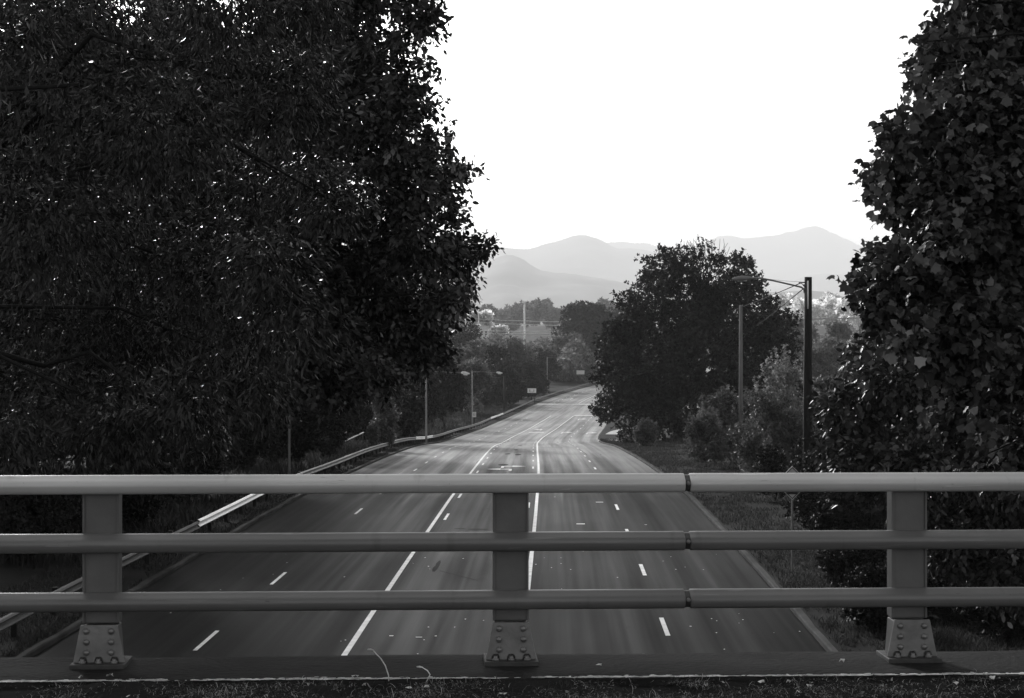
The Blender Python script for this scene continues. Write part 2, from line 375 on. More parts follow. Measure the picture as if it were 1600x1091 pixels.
for u, y in ((-3.8, 450), (3.9, 445)): arr += straight(u, y, 8)
sheet('arrow_markings', arr, M['paint'])
ref = []
for u, y, w, l in ((3.9, 77.3, .34, .34), (4.95, 88.6, .34, .3), (6.5, 77, .1, .15), (5.2, 105, .2, .4), (2.9, 92, .1, .1), (-1.2, 47.5, .1, .12), (-.5, 47.3, .16, .08), (-.1, 47.5, .05, .14)):
    ref.append([road(u + a * w / 2, y + b * l / 2, .014) for a, b in ((-1, -1), (1, -1), (1, 1), (-1, 1))])
rr = np.random.default_rng(3)
for k in range(90):
    u, y, w = rr.uniform(-9, 9), rr.uniform(44, 75), rr.uniform(.008, .024)
    ref.append([road(u + a * w, y + b * w * 2, .013) for a, b in ((-1, -1), (1, -1), (1, 1), (-1, 1))])
sheet('small_road_marks', ref, M['paint'])
tar = []
def blob(u, y, w, l, n=9): return [road(u + w / 2 * math.cos(k * 2 * math.pi / n) * rr.uniform(.75, 1.2), y + l / 2 * math.sin(k * 2 * math.pi / n) * rr.uniform(.75, 1.2), .006) for k in range(n)]
for u, y, w, l in ((-.98, 62.4, .13, 3.2), (-1.02, 61.6, .12, 1.6), (-.2, 75, .9, .35), (-.9, 75.2, .5, .25), (-.3, 94, .3, .6), (.6, 108, .5, .9), (.1, 116, .2, .5), (-.3, 128, .7, 3), (.5, 150, .6, 4), (-.3, 152, .5, 3), (.2, 165, .4, 3), (.4, 186, .4, 4), (-.7, 98, .15, .3), (.9, 83, .3, .25), (-.1, 85, .12, .2)):
    tar.append(blob(u, y, w, l))
for (ua, ya, ub, yb) in ((-.82, 61, .5, 58.5), (7.0, 150, 7.4, 185), (5.9, 150, 5.7, 168)):
    tar.append([road(ua - .015, ya, .007), road(ua + .03, ya, .007), road(ub + .02, yb, .007), road(ub - .015, yb, .007)])
sheet('tar_patches', tar, M['tar'])
# footpath right of the verge
def path():
    pts = [(10.9, 262), (11.4, 275), (13.2, 290), (14.6, 305), (14.0, 325), (13.2, 350)]
    vs, fs = [], []
    uu = pchip([p[1] for p in pts], [p[0] for p in pts])
    for y in np.linspace(262, 350, 30):
        for s in (-.8, .8):
            p = road(float(uu(y)) + s, y); p.z = float(gz(p.x, p.y)) + .06; vs.append(p)
    for i in range(29): fs.append((2 * i, 2 * i + 1, 2 * i + 3, 2 * i + 2))
    o = MB().add(vs, fs, True).build('footpath', M['concrete']); o['kind'] = 'structure'
path()

# ---------------------------------------------------------------- the bridge we stand on
TILT = R(2.5)                                    # railing runs a touch away to the right
brx = Vector((math.cos(TILT), math.sin(TILT), 0)); bry = Vector((-math.sin(TILT), math.cos(TILT), 0)); UZ = Vector((0, 0, 1))
ZC = CAMH - 1.745                                # top of the kerb that carries the railing
def B(s, t, z): return Vector((0, 10.22, 0)) + brx * s + bry * t + UZ * z
Rb = Matrix((brx, bry, UZ)).transposed()
def bbox(mb, s0, s1, t0, t1, z0, z1):
    return mb.box(B((s0 + s1) / 2, (t0 + t1) / 2, (z0 + z1) / 2), (s1 - s0, t1 - t0, z1 - z0), Rb)
bd = MB(); bbox(bd, -24, 24, -14, .05, ZC - 1.2, ZC - .16)
o = bd.build('bridge_deck', M['deck']); o['kind'] = 'structure'
# kerb with a slightly uneven top
def kerbtop():
    xs = np.linspace(-24, 24, 400); ts = np.array([-.575, -.56, -.5, -.4, -.25, -.1, .02, .12, .20, .235])
    vs, fs = [], []
    for x in xs:
        for j, t in enumerate(ts):
            z = ZC + (float(vnoise(x, t * 6, .5, 4)) - .5) * .012 - (.012 if j in (0, len(ts) - 1) else 0)
            vs.append(B(x, t, z))
        vs.insert(len(vs) - len(ts), B(x, -.58, ZC - .17)); vs.append(B(x, .24, ZC - .3))
    n = len(ts) + 2
    for i in range(len(xs) - 1):
        for j in range(n - 1): fs.append((i * n + j, i * n + j + 1, (i + 1) * n + j + 1, (i + 1) * n + j))
    o = MB().add(vs, fs, True).build('bridge_kerb', M['deck']); o['kind'] = 'structure'
kerbtop()
def worn_edge():                                 # pale, worn and flaking near edge of the kerb
    vs, fs = [], []; r2 = random.Random(5)
    for k in range(5200):
        x = r2.uniform(-6.5, 6.5); dn = float(vnoise(x, 1, .55, 31)) * .6 + float(vnoise(x, 2, .13, 32)) * .4
        if dn < r2.gauss(.40, .10): continue
        L = r2.uniform(.004, .035); w = r2.uniform(.003, .016); t = -.562 + abs(r2.gauss(0, .016 + .03 * max(0, dn - .6))); b = len(vs); z = ZC + .0065 + r2.random() * .003
        for i in range(6):
            a = i * math.pi / 3 + r2.uniform(-.3, .3); vs.append(B(x + L * math.cos(a) * r2.uniform(.6, 1.2), t + w * math.sin(a) * r2.uniform(.6, 1.2), z + r2.uniform(0, .0015)))
        fs.append(tuple(range(b, b + 6)))
    o = MB().add(vs, fs).build('kerb_edge_paint', M['edge']); o['kind'] = 'structure'
worn_edge()
sb = MB(); xs = np.linspace(-8, 8, 160); ts = np.linspace(-1.3, -.575, 12); vs, fs = [], []
for x in xs:
    for t in ts: vs.append(B(x, t, ZC - .018 + (float(vnoise(x, t, .12, 8)) - .5) * .035 + (float(vnoise(x, t, .5, 3)) - .5) * .05))
for i in range(len(xs) - 1):
    for j in range(len(ts) - 1): fs.append((i * 12 + j, i * 12 + j + 1, (i + 1) * 12 + j + 1, (i + 1) * 12 + j))
o = sb.add(vs, fs, True).build('bridge_verge_soil', M['soil']); o['kind'] = 'structure'

# ---- railing
rail_e = empty('bridge_railing', B(0, 0, ZC), 'grey metal bridge railing with three horizontal rails on bolted posts', 'railing')
def wc(o): return world_child(o, rail_e)
def railprof():                                  # bar with a broad face leaning back, rounded lower lip
    pts = [(-.074, .010), (-.050, -.040), (-.02, -.050), (.035, -.050), (.060, -.035), (.066, .0), (.055, .035), (.030, .050), (.004, .050), (-.02, .036)]
    for _ in range(2):
        pts = [q for i in range(len(pts)) for q in ((pts[i][0] * .75 + pts[(i + 1) % len(pts)][0] * .25, pts[i][1] * .75 + pts[(i + 1) % len(pts)][1] * .25),
               (pts[i][0] * .25 + pts[(i + 1) % len(pts)][0] * .75, pts[i][1] * .25 + pts[(i + 1) % len(pts)][1] * .75))]
    return pts
PR = railprof()
RZ = [CAMH - (y - HY) / F * 10.19 for y in (754.5, 845, 935.5)]
JO = (1070.5 - CX) / F * 10.25 / math.cos(TILT)  # joint
def rail(s0, s1, z, t=-.075):
    n = len(PR); vs = []; fs = []
    segs = [(s0, .93), (s0 + .004, 1.0)] + [(s, 1.0) for s in np.arange(math.ceil(s0) + .0, s1, 1.0) if s > s0 + .05] + [(s1 - .004, 1.0), (s1, .93)]
    for s, k in segs:
        for (y, zz) in PR: vs.append(B(s, t + y * k, z + zz * k))
    for i in range(len(segs) - 1):
        for j in range(n): fs.append((i * n + j, i * n + (j + 1) % n, (i + 1) * n + (j + 1) % n, (i + 1) * n + j))
    b = MB().add(vs, fs, True); b.add(vs[:n], [tuple(range(n))]); b.add(vs[-n:], [tuple(range(n))]); return b
joints = [JO - 6.3 * 2, JO - 6.3 * 1, JO, JO + 6.3]
for z in RZ:
    for k in range(3):
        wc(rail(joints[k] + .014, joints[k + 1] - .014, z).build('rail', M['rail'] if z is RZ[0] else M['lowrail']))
    for k in (1, 2):
        n = len(PR); vs = [B(joints[k] + s, -.075 + y * .86, z + zz * .86) for s in (-.06, .06) for y, zz in PR]
        sl_ = MB().add(vs, [(j, (j + 1) % n, n + (j + 1) % n, n + j) for j in range(n)], True)
        wc(sl_.build('rail_sleeve', M['dark']))
        sc = MB(); sc.tube([B(joints[k] + .001, -.143, z + .002), B(joints[k] + .001, -.128, z + .002)], .011, 8); wc(sc.build('joint_screw', M['plate']))
PS = [(x - CX) / F * 10.22 / math.cos(TILT) for x in (165.5, 797.5, 1423.5)]
step = PS[1] - PS[0]
for ps in [PS[0] - step] + PS + [PS[2] + step]:
    post = MB()
    pw = .093
    # hollow box post between the rails, a little behind the rail faces
    bbox(post, ps - pw, ps + pw, -.035, .085, ZC + .215, RZ[0] - .02)
    for z in RZ[1:]: pass
    po = wc(post.build('post', M['post'], bevel=.010, seg=3))
    fl = MB()                                    # thin flange edges of the post
    for sgn in (-1, 1): bbox(fl, ps + sgn * (pw - .004) - .006, ps + sgn * (pw - .004) + .006, -.047, -.037, ZC + .22, RZ[0] - .02)
    world_child_o = fl.build('flange_edge', M['post'], bevel=.003); world_child_o.parent = po
    ped = MB()                                   # tapering foot with three notches
    w0, w1, h1 = .133, .095, .218
    notch = []
    for c in (-.082, 0, .082): notch += [(c - .020, .022), (c - .020, .040), (c - .012, .052), (c + .012, .052), (c + .020, .040), (c + .020, .022)]
    poly = [(-w0, .022)] + notch + [(w0, .022), (w1, h1), (-w1, h1)]
    ped.prism(poly, B(ps, -.105, ZC), brx, UZ, bry, .022)
    pl = wc(ped.build('foot_plate', M['plate'], bevel=.003))
    body = MB(); bb = [(-w0 + .03, .022), (w0 - .03, .022), (w1 - .006, h1 - .01), (-w1 + .006, h1 - .01)]
    body.prism(bb, B(ps, -.078, ZC), brx, UZ, bry, .16); wc(body.build('foot_block', M['post'], bevel=.004))
    fp = MB(); bbox(fp, ps - .142, ps + .142, -.17, .12, ZC - .004, ZC + .0215); wc(fp.build('base_plate', M['footmetal'], bevel=.004))
    for sx in (-.064, .064):
        for zz in (.075, .130, .186):
            bt = MB(); c = B(ps + sx, -.105, ZC + zz)
            prof = [(0, .0175), (.006, .0175), (.011, .0145), (.0155, .0105), (.0175, .005), (.018, .0)]
            n = 14; vs = []; fs = []
            for (y, r) in prof[::-1][1:] if False else [(0, .0175), (.005, .0170), (.010, .0140), (.014, .0095), (.016, .004)]:
                for q in range(n): vs.append(c - bry * y + brx * (r * math.cos(q * 2 * math.pi / n)) + UZ * (r * math.sin(q * 2 * math.pi / n)))
            for i in range(4):
                for q in range(n): fs.append((i * n + q, i * n + (q + 1) % n, (i + 1) * n + (q + 1) % n, (i + 1) * n + q))
            fs.append(tuple(4 * n + q for q in range(n)))
            bt.add(vs, fs, True); b_o = bt.build('bolt', M['bolt']); b_o.parent = pl
    for sx in (-.082, 0, .082):
        an = MB(); an.tube([B(ps + sx, -.118, ZC + .02), B(ps + sx, -.118, ZC + .045)], .012, 6); an.tube([B(ps + sx, -.118, ZC + .02), B(ps + sx, -.118, ZC + .032)], .02, 6)
        wc(an.build('anchor_bolt', M['bolt']))
for o in list(COL.objects):                      # sub-parts were given in world metres too
    if o.parent and o.parent.parent is rail_e: o.matrix_parent_inverse = (rail_e.matrix_basis @ o.parent.matrix_parent_inverse @ o.parent.matrix_basis).inverted() 

# ---------------------------------------------------------------- leaves
def rotmats(ax, nr):
    """frames with x = leaf axis, z = leaf normal"""
    ax = ax / np.linalg.norm(ax, axis=1, keepdims=True); y = np.cross(nr, ax); y /= np.maximum(np.linalg.norm(y, axis=1, keepdims=True), 1e-6); z = np.cross(ax, y)
    return np.stack([ax, y, z], -1)
T_LANCE = (np.array([(0, 0, 0), (.45, .13, .03), (1, 0, -.04), (.45, -.13, .03)]), [(0, 1, 2), (0, 2, 3)])
T_OVAL = (np.array([(0, 0, 0), (.35, .27, .04), (.75, .2, .0), (1, 0, -.06), (.75, -.2, .0), (.35, -.27, .04)]), [(0, 1, 2, 3), (0, 3, 4, 5)])
T_MAPLE = (np.array([(0, 0, 0), (.06, .24, .02), (.10, .52, -.07), (.38, .40, .05), (.70, .44, -.06), (.72, .23, .03), (1.0, 0, -.12), (.72, -.23, .03), (.66, -.46, -.06), (.36, -.38, .05), (.08, -.50, -.07), (.06, -.24, .02)]),
           [(0, 1, 2, 3), (0, 3, 4, 5), (0, 5, 6), (0, 6, 7), (0, 7, 8, 9), (0, 9, 10, 11)])
T_TUFT = (np.array([(0, 0, 0), (.3, .38, .12), (.55, .12, 0), (1, .3, -.1), (.75, -.12, .05), (.85, -.5, .1), (.35, -.3, -.1)]), [(0, 1, 2), (2, 3, 4, 0), (0, 4, 5, 6)])
def leaves(name, centres, tmpl, size, m, parent, droop=.3, up=.6, outdir=None, svar=.35, tint=(.5, 1.5), g=rng, clump=None):
    n = len(centres)
    ax = g.normal(size=(n, 3))
    if outdir is not None: ax = ax * .7 + outdir
    ax[:, 2] -= droop
    nr = g.normal(size=(n, 3)) * .6; nr[:, 2] += up * .6
    if outdir is not None: nr = nr + outdir * 1.3
    Rm = rotmats(ax, nr); T, Fc = tmpl
    s = size * (1 + g.uniform(-svar, svar, n))
    V = np.einsum('nij,kj->nki', Rm, T) * s[:, None, None] + centres[:, None, :]
    tt = g.uniform(tint[0], tint[1], n)
    if clump: tt = tt * (.45 + 1.1 * vnoise(centres[:, 0] + centres[:, 2] * .7, centres[:, 1] + centres[:, 2], clump, 21))
    return fast_mesh(name, V, Fc, len(Fc), m, parent, tt)
def fill(blobs, n, twig, per, g=rng, shell=.45, flat=.8):
    """leaf positions in twigs of `per` leaves, twigs spread through ellipsoid blobs [(centre, (rx,ry,rz))]"""
    vol = np.array([b[1][0] * b[1][1] * b[1][2] for b in blobs]) ** .6; vol /= vol.sum()
    nt_ = max(1, n // per); which = g.choice(len(blobs), nt_, p=vol)
    C = np.array([tuple(b[0]) for b in blobs])[which]; Rr = np.array([b[1] for b in blobs])[which]
    dvec = g.normal(size=(nt_, 3)); dvec /= np.linalg.norm(dvec, axis=1, keepdims=True)
    rad = g.uniform(0, 1, (nt_, 1)) ** (1 / 3 * (1 - shell) + .0) * (1 + g.normal(0, .12, (nt_, 1)))
    tc = C + dvec * Rr * rad
    td = dvec + g.normal(0, .5, (nt_, 3)); td[:, 2] -= .25; td /= np.linalg.norm(td, axis=1, keepdims=True)
    t = g.uniform(-1, 1, (nt_, per, 1))
    pos = tc[:, None, :] + td[:, None, :] * t * twig + g.normal(0, twig * .22, (nt_, per, 3))
    out = np.repeat(td[:, None, :], per, 1)
    return pos.reshape(-1, 3), out.reshape(-1, 3)
def limb_path(a, b, g, sag=.0, n=5):
    pts = []
    for i in range(n + 1):
        t = i / n; p = a.lerp(b, t); k = math.sin(math.pi * t) * (b - a).length * .13 if 0 < i < n else 0
        p += Vector((g.uniform(-1, 1) * k, g.uniform(-1, 1) * k, (g.uniform(-.3, 1) * k + sag * math.sin(math.pi * t)))); pts.append(p)
    return pts
def trunk_mb(base, top, r0, blobs, g, limbs=30, lr=.06, n=9):
    b = MB(); base = Vector(base); top = Vector(top)
    tp = limb_path(base - Vector((0, 0, .5)), top, g, n=7); tp[0] = base - Vector((0, 0, .5))
    b.tube(tp, [r0 * (1.25 if i == 0 else 1 - .8 * i / 7) for i in range(8)], n)
    idx = list(range(len(blobs))); g.shuffle(idx)
    for i in idx[:limbs]:
        c = Vector(blobs[i][0]); h = max(.2, min(.95, (c.z - base.z) / max(.1, top.z - base.z) - .25)); st = tp[int(h * 7)]
        L = (c - st).length; b.tube(limb_path(st, c, g, sag=L * .1, n=9), [lr * (1.5 - 1.35 * k / 9) * min(1.8, .5 + L / 8) for k in range(10)], 6)
        for q in range(3):
            e = c + Vector(g.uniform(-1, 1) * blobs[i][1][k] * .8 for k in range(3)); b.tube(limb_path(c, e, g, n=3), [lr * .3, lr * .22, lr * .15, lr * .08], 4, False)
    return b

# ---------------------------------------------------------------- the big near trees
def big_tree(name, label, base, top, r0, blobs, layers, m, tmpl, limbs=28, lr=.05, seed=1, droop=.4, group=None):
    g = random.Random(seed); gg = np.random.default_rng(seed)
    e = empty(name, base, label, 'tree', group)
    t = trunk_mb(base, top, r0, blobs, g, limbs, lr).build('trunk', M['bark']); world_child(t, e)
    allp, allo, sz = [], [], []
    V, TT = [], []
    T, Fc = tmpl
    for (bl, n, size, twig, per) in layers:
        pos, out = fill(bl, n, twig, per, gg)
        k = len(pos); ax = gg.normal(size=(k, 3)) * .6 + out; ax[:, 2] -= droop; nr = gg.normal(size=(k, 3)) * .8; nr[:, 2] += .7
        Rm = rotmats(ax, nr); s = size * (1 + gg.uniform(-.35, .35, k))
        V.append(np.einsum('nij,kj->nki', Rm, T) * s[:, None, None] + pos[:, None, :]); TT.append(gg.uniform(.65, 1.35, k) * np.repeat(gg.lognormal(0, .6, k // per), per).clip(.3, 4.5))
    c = fast_mesh('crown', np.concatenate(V), Fc, len(Fc), m, None, np.concatenate(TT)); world_child(c, e)
    return e
def ragged(lst, g, k=3, q=.30):
    out = list(lst)
    for (x, y, r_) in lst:
        for _ in range(k):
            a = g.uniform(0, 6.283); f = g.uniform(.85, 1.2); out.append((x + r_ * f * math.cos(a), y + r_ * f * math.sin(a), r_ * g.uniform(q * .5, q)))
    return out
def blobs_px(lst, Y, dy, g, depth=1.0):
    out = []
    for (x, y, r) in lst:
        yy = Y + g.uniform(-dy, dy); c = P(x, y, yy); rr_ = r / F * yy; out.append((c, (rr_, rr_ * 1.25 * depth, rr_ * .9)))
    return out
G = random.Random(11)
L1 = [(530,320,42),(480,300,60),(400,310,80),(440,170,70),(470,120,60),(350,100,90),(250,200,110),(120,200,120),(50,80,120),(200,30,110),(350,-20,100),(470,10,60),
      (60,350,120),(200,360,110),(330,430,100),(420,420,70),(100,500,120),(230,540,110),(370,560,80),(60,640,90),(200,650,75),(300,640,60),(400,610,50),(450,500,70),(330,685,32),(140,690,45),(20,690,50)]
b1 = blobs_px(L1, 20, 3.2, G)
off1 = []
for k in range(26):                                    # the part of its crown outside the picture
    a = G.uniform(0, 6.28); r = G.uniform(2, 9); c = Vector((-13 + r * math.cos(a), 21 + r * math.sin(a) * .9, G.uniform(7, 17)))
    if c.x > -5.5 and c.z < 12: c.z += 4
    if c.x / c.y * F + CX > -40 and c.y < 16: c.y += 6
    off1.append((c, (2.2, 2.2, 1.7)))
G2 = random.Random(78)
off1 += [(Vector((G2.uniform(-13, -8), G2.uniform(18, 24), 5.5 + 11 * k / 19)), (1.9, 1.9, 1.6)) for k in range(20)]
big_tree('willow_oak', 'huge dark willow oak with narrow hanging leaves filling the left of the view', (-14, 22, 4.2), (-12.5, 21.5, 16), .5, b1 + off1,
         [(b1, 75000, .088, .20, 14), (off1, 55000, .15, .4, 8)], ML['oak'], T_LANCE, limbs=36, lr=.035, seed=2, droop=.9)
L2 = [(655,40,34),(592,90,56),(560,-30,80),(640,-30,45),(672,105,16),(625,140,38),(560,150,70),(600,215,56),(660,170,22),(672,228,22),(640,290,60),(690,290,32),(722,268,14),(738,262,8),(705,243,10),(700,212,9),(560,280,90),
      (650,370,72),(705,400,40),(742,392,18),(762,380,9),(720,440,24),(560,400,100),(640,470,76),(695,478,30),(560,520,90),(650,545,50),(690,535,22),(480,540,90),(450,450,100),(430,300,110),(450,150,100),(480,30,90),(520,90,60),(600,590,32),
      (380,500,100),(330,330,100),(300,120,110),(200,250,120),(150,500,120),(80,400,120),(250,600,90),(420,600,60),(530,590,45),(90,120,120),(60,600,90)]
b2 = blobs_px(ragged([(x - 2, y, q * .88) for x, y, q in L2], G, 2), 36, 3.5, G)
off2 = []
for k in range(22):
    a = G.uniform(0, 6.28); r = G.uniform(2, 8); c = Vector((-14 + r * math.cos(a), 38 + r * math.sin(a), G.uniform(12, 23)))
    if abs((c.x / c.y) * F) < 800 and c.z < 18: c.z += 5
    off2.append((c, (2.6, 2.6, 2.2)))
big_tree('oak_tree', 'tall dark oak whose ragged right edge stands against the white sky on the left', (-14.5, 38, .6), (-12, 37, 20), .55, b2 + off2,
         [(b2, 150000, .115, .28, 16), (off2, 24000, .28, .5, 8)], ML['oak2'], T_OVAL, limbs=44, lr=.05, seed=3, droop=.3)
R1 = [(1560,30,70),(1510,70,45),(1468,95,18),(1445,68,9),(1435,88,8),(1530,190,80),(1432,112,14),(1455,150,26),(1420,210,30),(1390,222,12),(1440,290,45),(1378,288,16),(1355,285,9),(1390,330,14),(1410,260,26),(1500,300,75),(1590,280,60),
      (1480,400,75),(1405,425,38),(1360,440,20),(1340,448,8),(1372,398,12),(1402,480,36),(1360,478,18),(1570,420,90),(1500,520,70),(1590,560,70),(1405,520,22),(1560,650,60),(1500,640,40),(1490,20,20),(1494,8,10),(1590,700,40),(1535,715,30)]
b3 = blobs_px(ragged([(x + 12, y, q * .84) for x, y, q in R1], G, 2), 17, 1.8, G)
off3 = []
for k in range(22):
    a = G.uniform(0, 6.28); r = G.uniform(1.5, 6); c = Vector((11.5 + r * math.cos(a), 18 + r * math.sin(a), G.uniform(8, 17)))
    if c.x / c.y * F < 1150: c.x += 5
    off3.append((c, (1.8, 1.8, 1.5)))
G2 = random.Random(77)
off3 += [(Vector((G2.uniform(6.7, 11), G2.uniform(16, 20), 5.5 + 10 * k / 25)), (1.35, 1.35, 1.3)) for k in range(26)]
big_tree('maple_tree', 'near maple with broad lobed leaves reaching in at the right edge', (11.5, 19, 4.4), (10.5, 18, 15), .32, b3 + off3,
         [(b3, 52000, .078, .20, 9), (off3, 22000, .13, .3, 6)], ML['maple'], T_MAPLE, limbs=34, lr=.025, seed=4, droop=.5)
R2 = [(1350,560,26),(1400,590,50),(1460,600,70),(1330,640,45),(1400,680,70),(1500,700,80),(1590,760,80),(1310,700,30),(1350,720,45),(1560,590,80),(1420,740,60),(1590,450,80),(1530,320,80),(1590,200,70),(1500,440,70),(1440,480,50),(1560,100,60),(1590,880,80),(1500,830,70)]
b4 = blobs_px(R2, 42, 3, G)
off4 = [(Vector((20.5 + G.uniform(-4, 6), 44 + G.uniform(-5, 5), G.uniform(5, 15))), (2.4, 2.4, 2)) for k in range(16)]
big_tree('broadleaf_tree', 'dark broadleaf tree behind the maple with small glinting leaves', (15.5, 45, 1.0), (14.5, 44, 13), .35, b4 + off4,
         [(b4, 60000, .15, .3, 7), (off4, 12000, .3, .5, 7)], ML['oak2'], T_OVAL, limbs=26, lr=.04, seed=5)

# ---------------------------------------------------------------- other trees and shrubs
def tree(name, label, px, Y, ytop, wpx, m, n=9000, size=.35, seed=0, ybot=None, conic=False, group=None, cat='tree', tmpl=T_TUFT, up=.8, nb=30, twig=None, trunkr=None, lean=0, droop=.1):
    g = random.Random(seed + 100); gg = np.random.default_rng(seed + 100)
    X = (px - CX) / F * Y; zg = float(gz(X, Y)); zt = CAMH - (ytop - HY) / F * Y; H = zt - zg
    zb = zg + H * .03 if ybot is None else max(zg, CAMH - (ybot - HY) / F * Y)
    rw = wpx / 2 / F * Y; cz = (zt + zb) / 2; rh = (zt - zb) / 2
    bl = [(Vector((X, Y, cz)), (rw * .6, rw * .6, rh * .6))]
    for k in range(nb):
        a = g.uniform(0, 6.283); e = g.uniform(-.9, 1)
        ce = math.sqrt(max(0, 1 - e * e)); 
        if conic: ce *= (1 - e) * .5 + .15
        q = g.uniform(.16, .42)
        bl.append((Vector((X + rw * (1 - q) * ce * math.cos(a) + lean * (e + 1) * rw * .3, Y + rw * (1 - q) * ce * math.sin(a), cz + rh * (1 - q * .7) * e)), (rw * q * g.uniform(.8, 1.2), rw * q, rh * q * g.uniform(.6, .9))))
    e_ = empty(name, (X, Y, zg), label, cat, group)
    t = trunk_mb((X, Y, zg), (X + lean * rw * .3, Y, zb + (zt - zb) * .7), trunkr or max(.05, H * .018), bl[1:], g, limbs=10, lr=max(.012, H * .004), n=7).build('trunk' if cat == 'tree' else 'stem', M['bark']); world_child(t, e_)
    pos, out = fill(bl, n, twig or size * 1.2, 6, gg)
    if cat == 'shrub' or conic:                     # upright shoots standing out of the top
        ns = 26; sp = []
        for k in range(ns):
            a = g.uniform(0, 6.283); q = g.uniform(.1, .95) * rw; x_, y_ = X + q * math.cos(a), Y + q * math.sin(a); zt_ = cz + rh * math.sqrt(max(0, 1 - (q / rw) ** 2)) * .8
            hh = g.uniform(.12, .4) * rh + .2; m_ = 34
            t_ = gg.uniform(0, 1, m_); lx, ly = g.uniform(-.25, .25), g.uniform(-.25, .25)
            sp.append(np.stack([x_ + lx * hh * t_ + gg.normal(0, size * .35, m_) * (1.1 - t_), y_ + ly * hh * t_ + gg.normal(0, size * .35, m_) * (1.1 - t_), zt_ + hh * t_], -1))
        sp = np.concatenate(sp); pos = np.concatenate([pos, sp]); out = np.concatenate([out, gg.normal(0, .4, sp.shape) + np.array([0, 0, .5])])
    pos[:, 2] = np.maximum(pos[:, 2], gz(pos[:, 0], pos[:, 1]) + .02)
    c = leaves('crown' if cat == 'tree' else 'foliage', pos, tmpl, size, m, None, droop, up, out, tint=(.55, 1.5), g=gg, clump=max(.5, rw * .35)); world_child(c, e_)
    return e_
# the big tree right of the road, mid distance
def mid_tree():
    Y = 200; g = random.Random(33)
    lst = [(1035,560,70),(1120,560,90),(975,590,42),(950,630,22),(1000,640,45),(1060,640,60),(1140,640,60),(1015,470,38),(1050,430,34),(1090,485,42),(1160,500,50),(1130,400,16),(1150,430,26),(1165,450,24),(1060,405,18),(1200,520,36),(1225,560,26),
           (1190,590,50),(1085,540,70),(990,520,30),(965,560,25),(1000,480,20),(1200,470,10),(1212,490,9),(1030,450,26),(1170,410,7),(1040,395,9),(940,645,10),(1210,620,40)]
    bl = [(P(x, y, Y + g.uniform(-4, 4)), (r / F * Y, r / F * Y * 1.2, r / F * Y * .9)) for x, y, r in ragged(lst, g, 5, .45) if not (1066 < x < 1131 and y < 455)]
    X = P(1065, 0, Y).x; zg = float(gz(X, Y)); e = empty('roadside_tree', (X, Y, zg), 'tall dark tree with sparse twiggy top standing right of the road in mid distance', 'tree')
    b = trunk_mb((X, Y, zg), P(1095, 420, Y), .45, bl, g, 29, .07)
    for k in range(70):                             # bare twigs in the thin top
        x0 = g.uniform(1075, 1125); c = P(1095, 480, Y); q = P(x0 + g.uniform(-25, 25), g.uniform(372, 400), Y + g.uniform(-1.5, 1.5)); b.tube(limb_path(c, q, g, n=5), [.06, .05, .04, .03, .022, .014], 4, False)
    world_child(b.build('trunk', M['bark']), e)
    gg = np.random.default_rng(33); pos, out = fill(bl, 68000, .5, 8, gg)
    thin = [(P(1095, 410, Y), (2.6, 2, 2.2))]; p2, o2 = fill(thin, 900, .3, 6, gg)
    pos = np.concatenate([pos, p2]); out = np.concatenate([out, o2]); pos[:, 2] = np.maximum(pos[:, 2], gz(pos[:, 0], pos[:, 1]) + .05)
    world_child(leaves('crown', pos, T_TUFT, .34, ML['dark'], None, .1, .8, out, tint=(.5, 1.5), g=gg, clump=1.6), e)
mid_tree()
D, MI, PA, BU, FA, FP = ML['dark'], ML['mid'], ML['pale'], ML['bush'], ML['far'], ML['farpale']
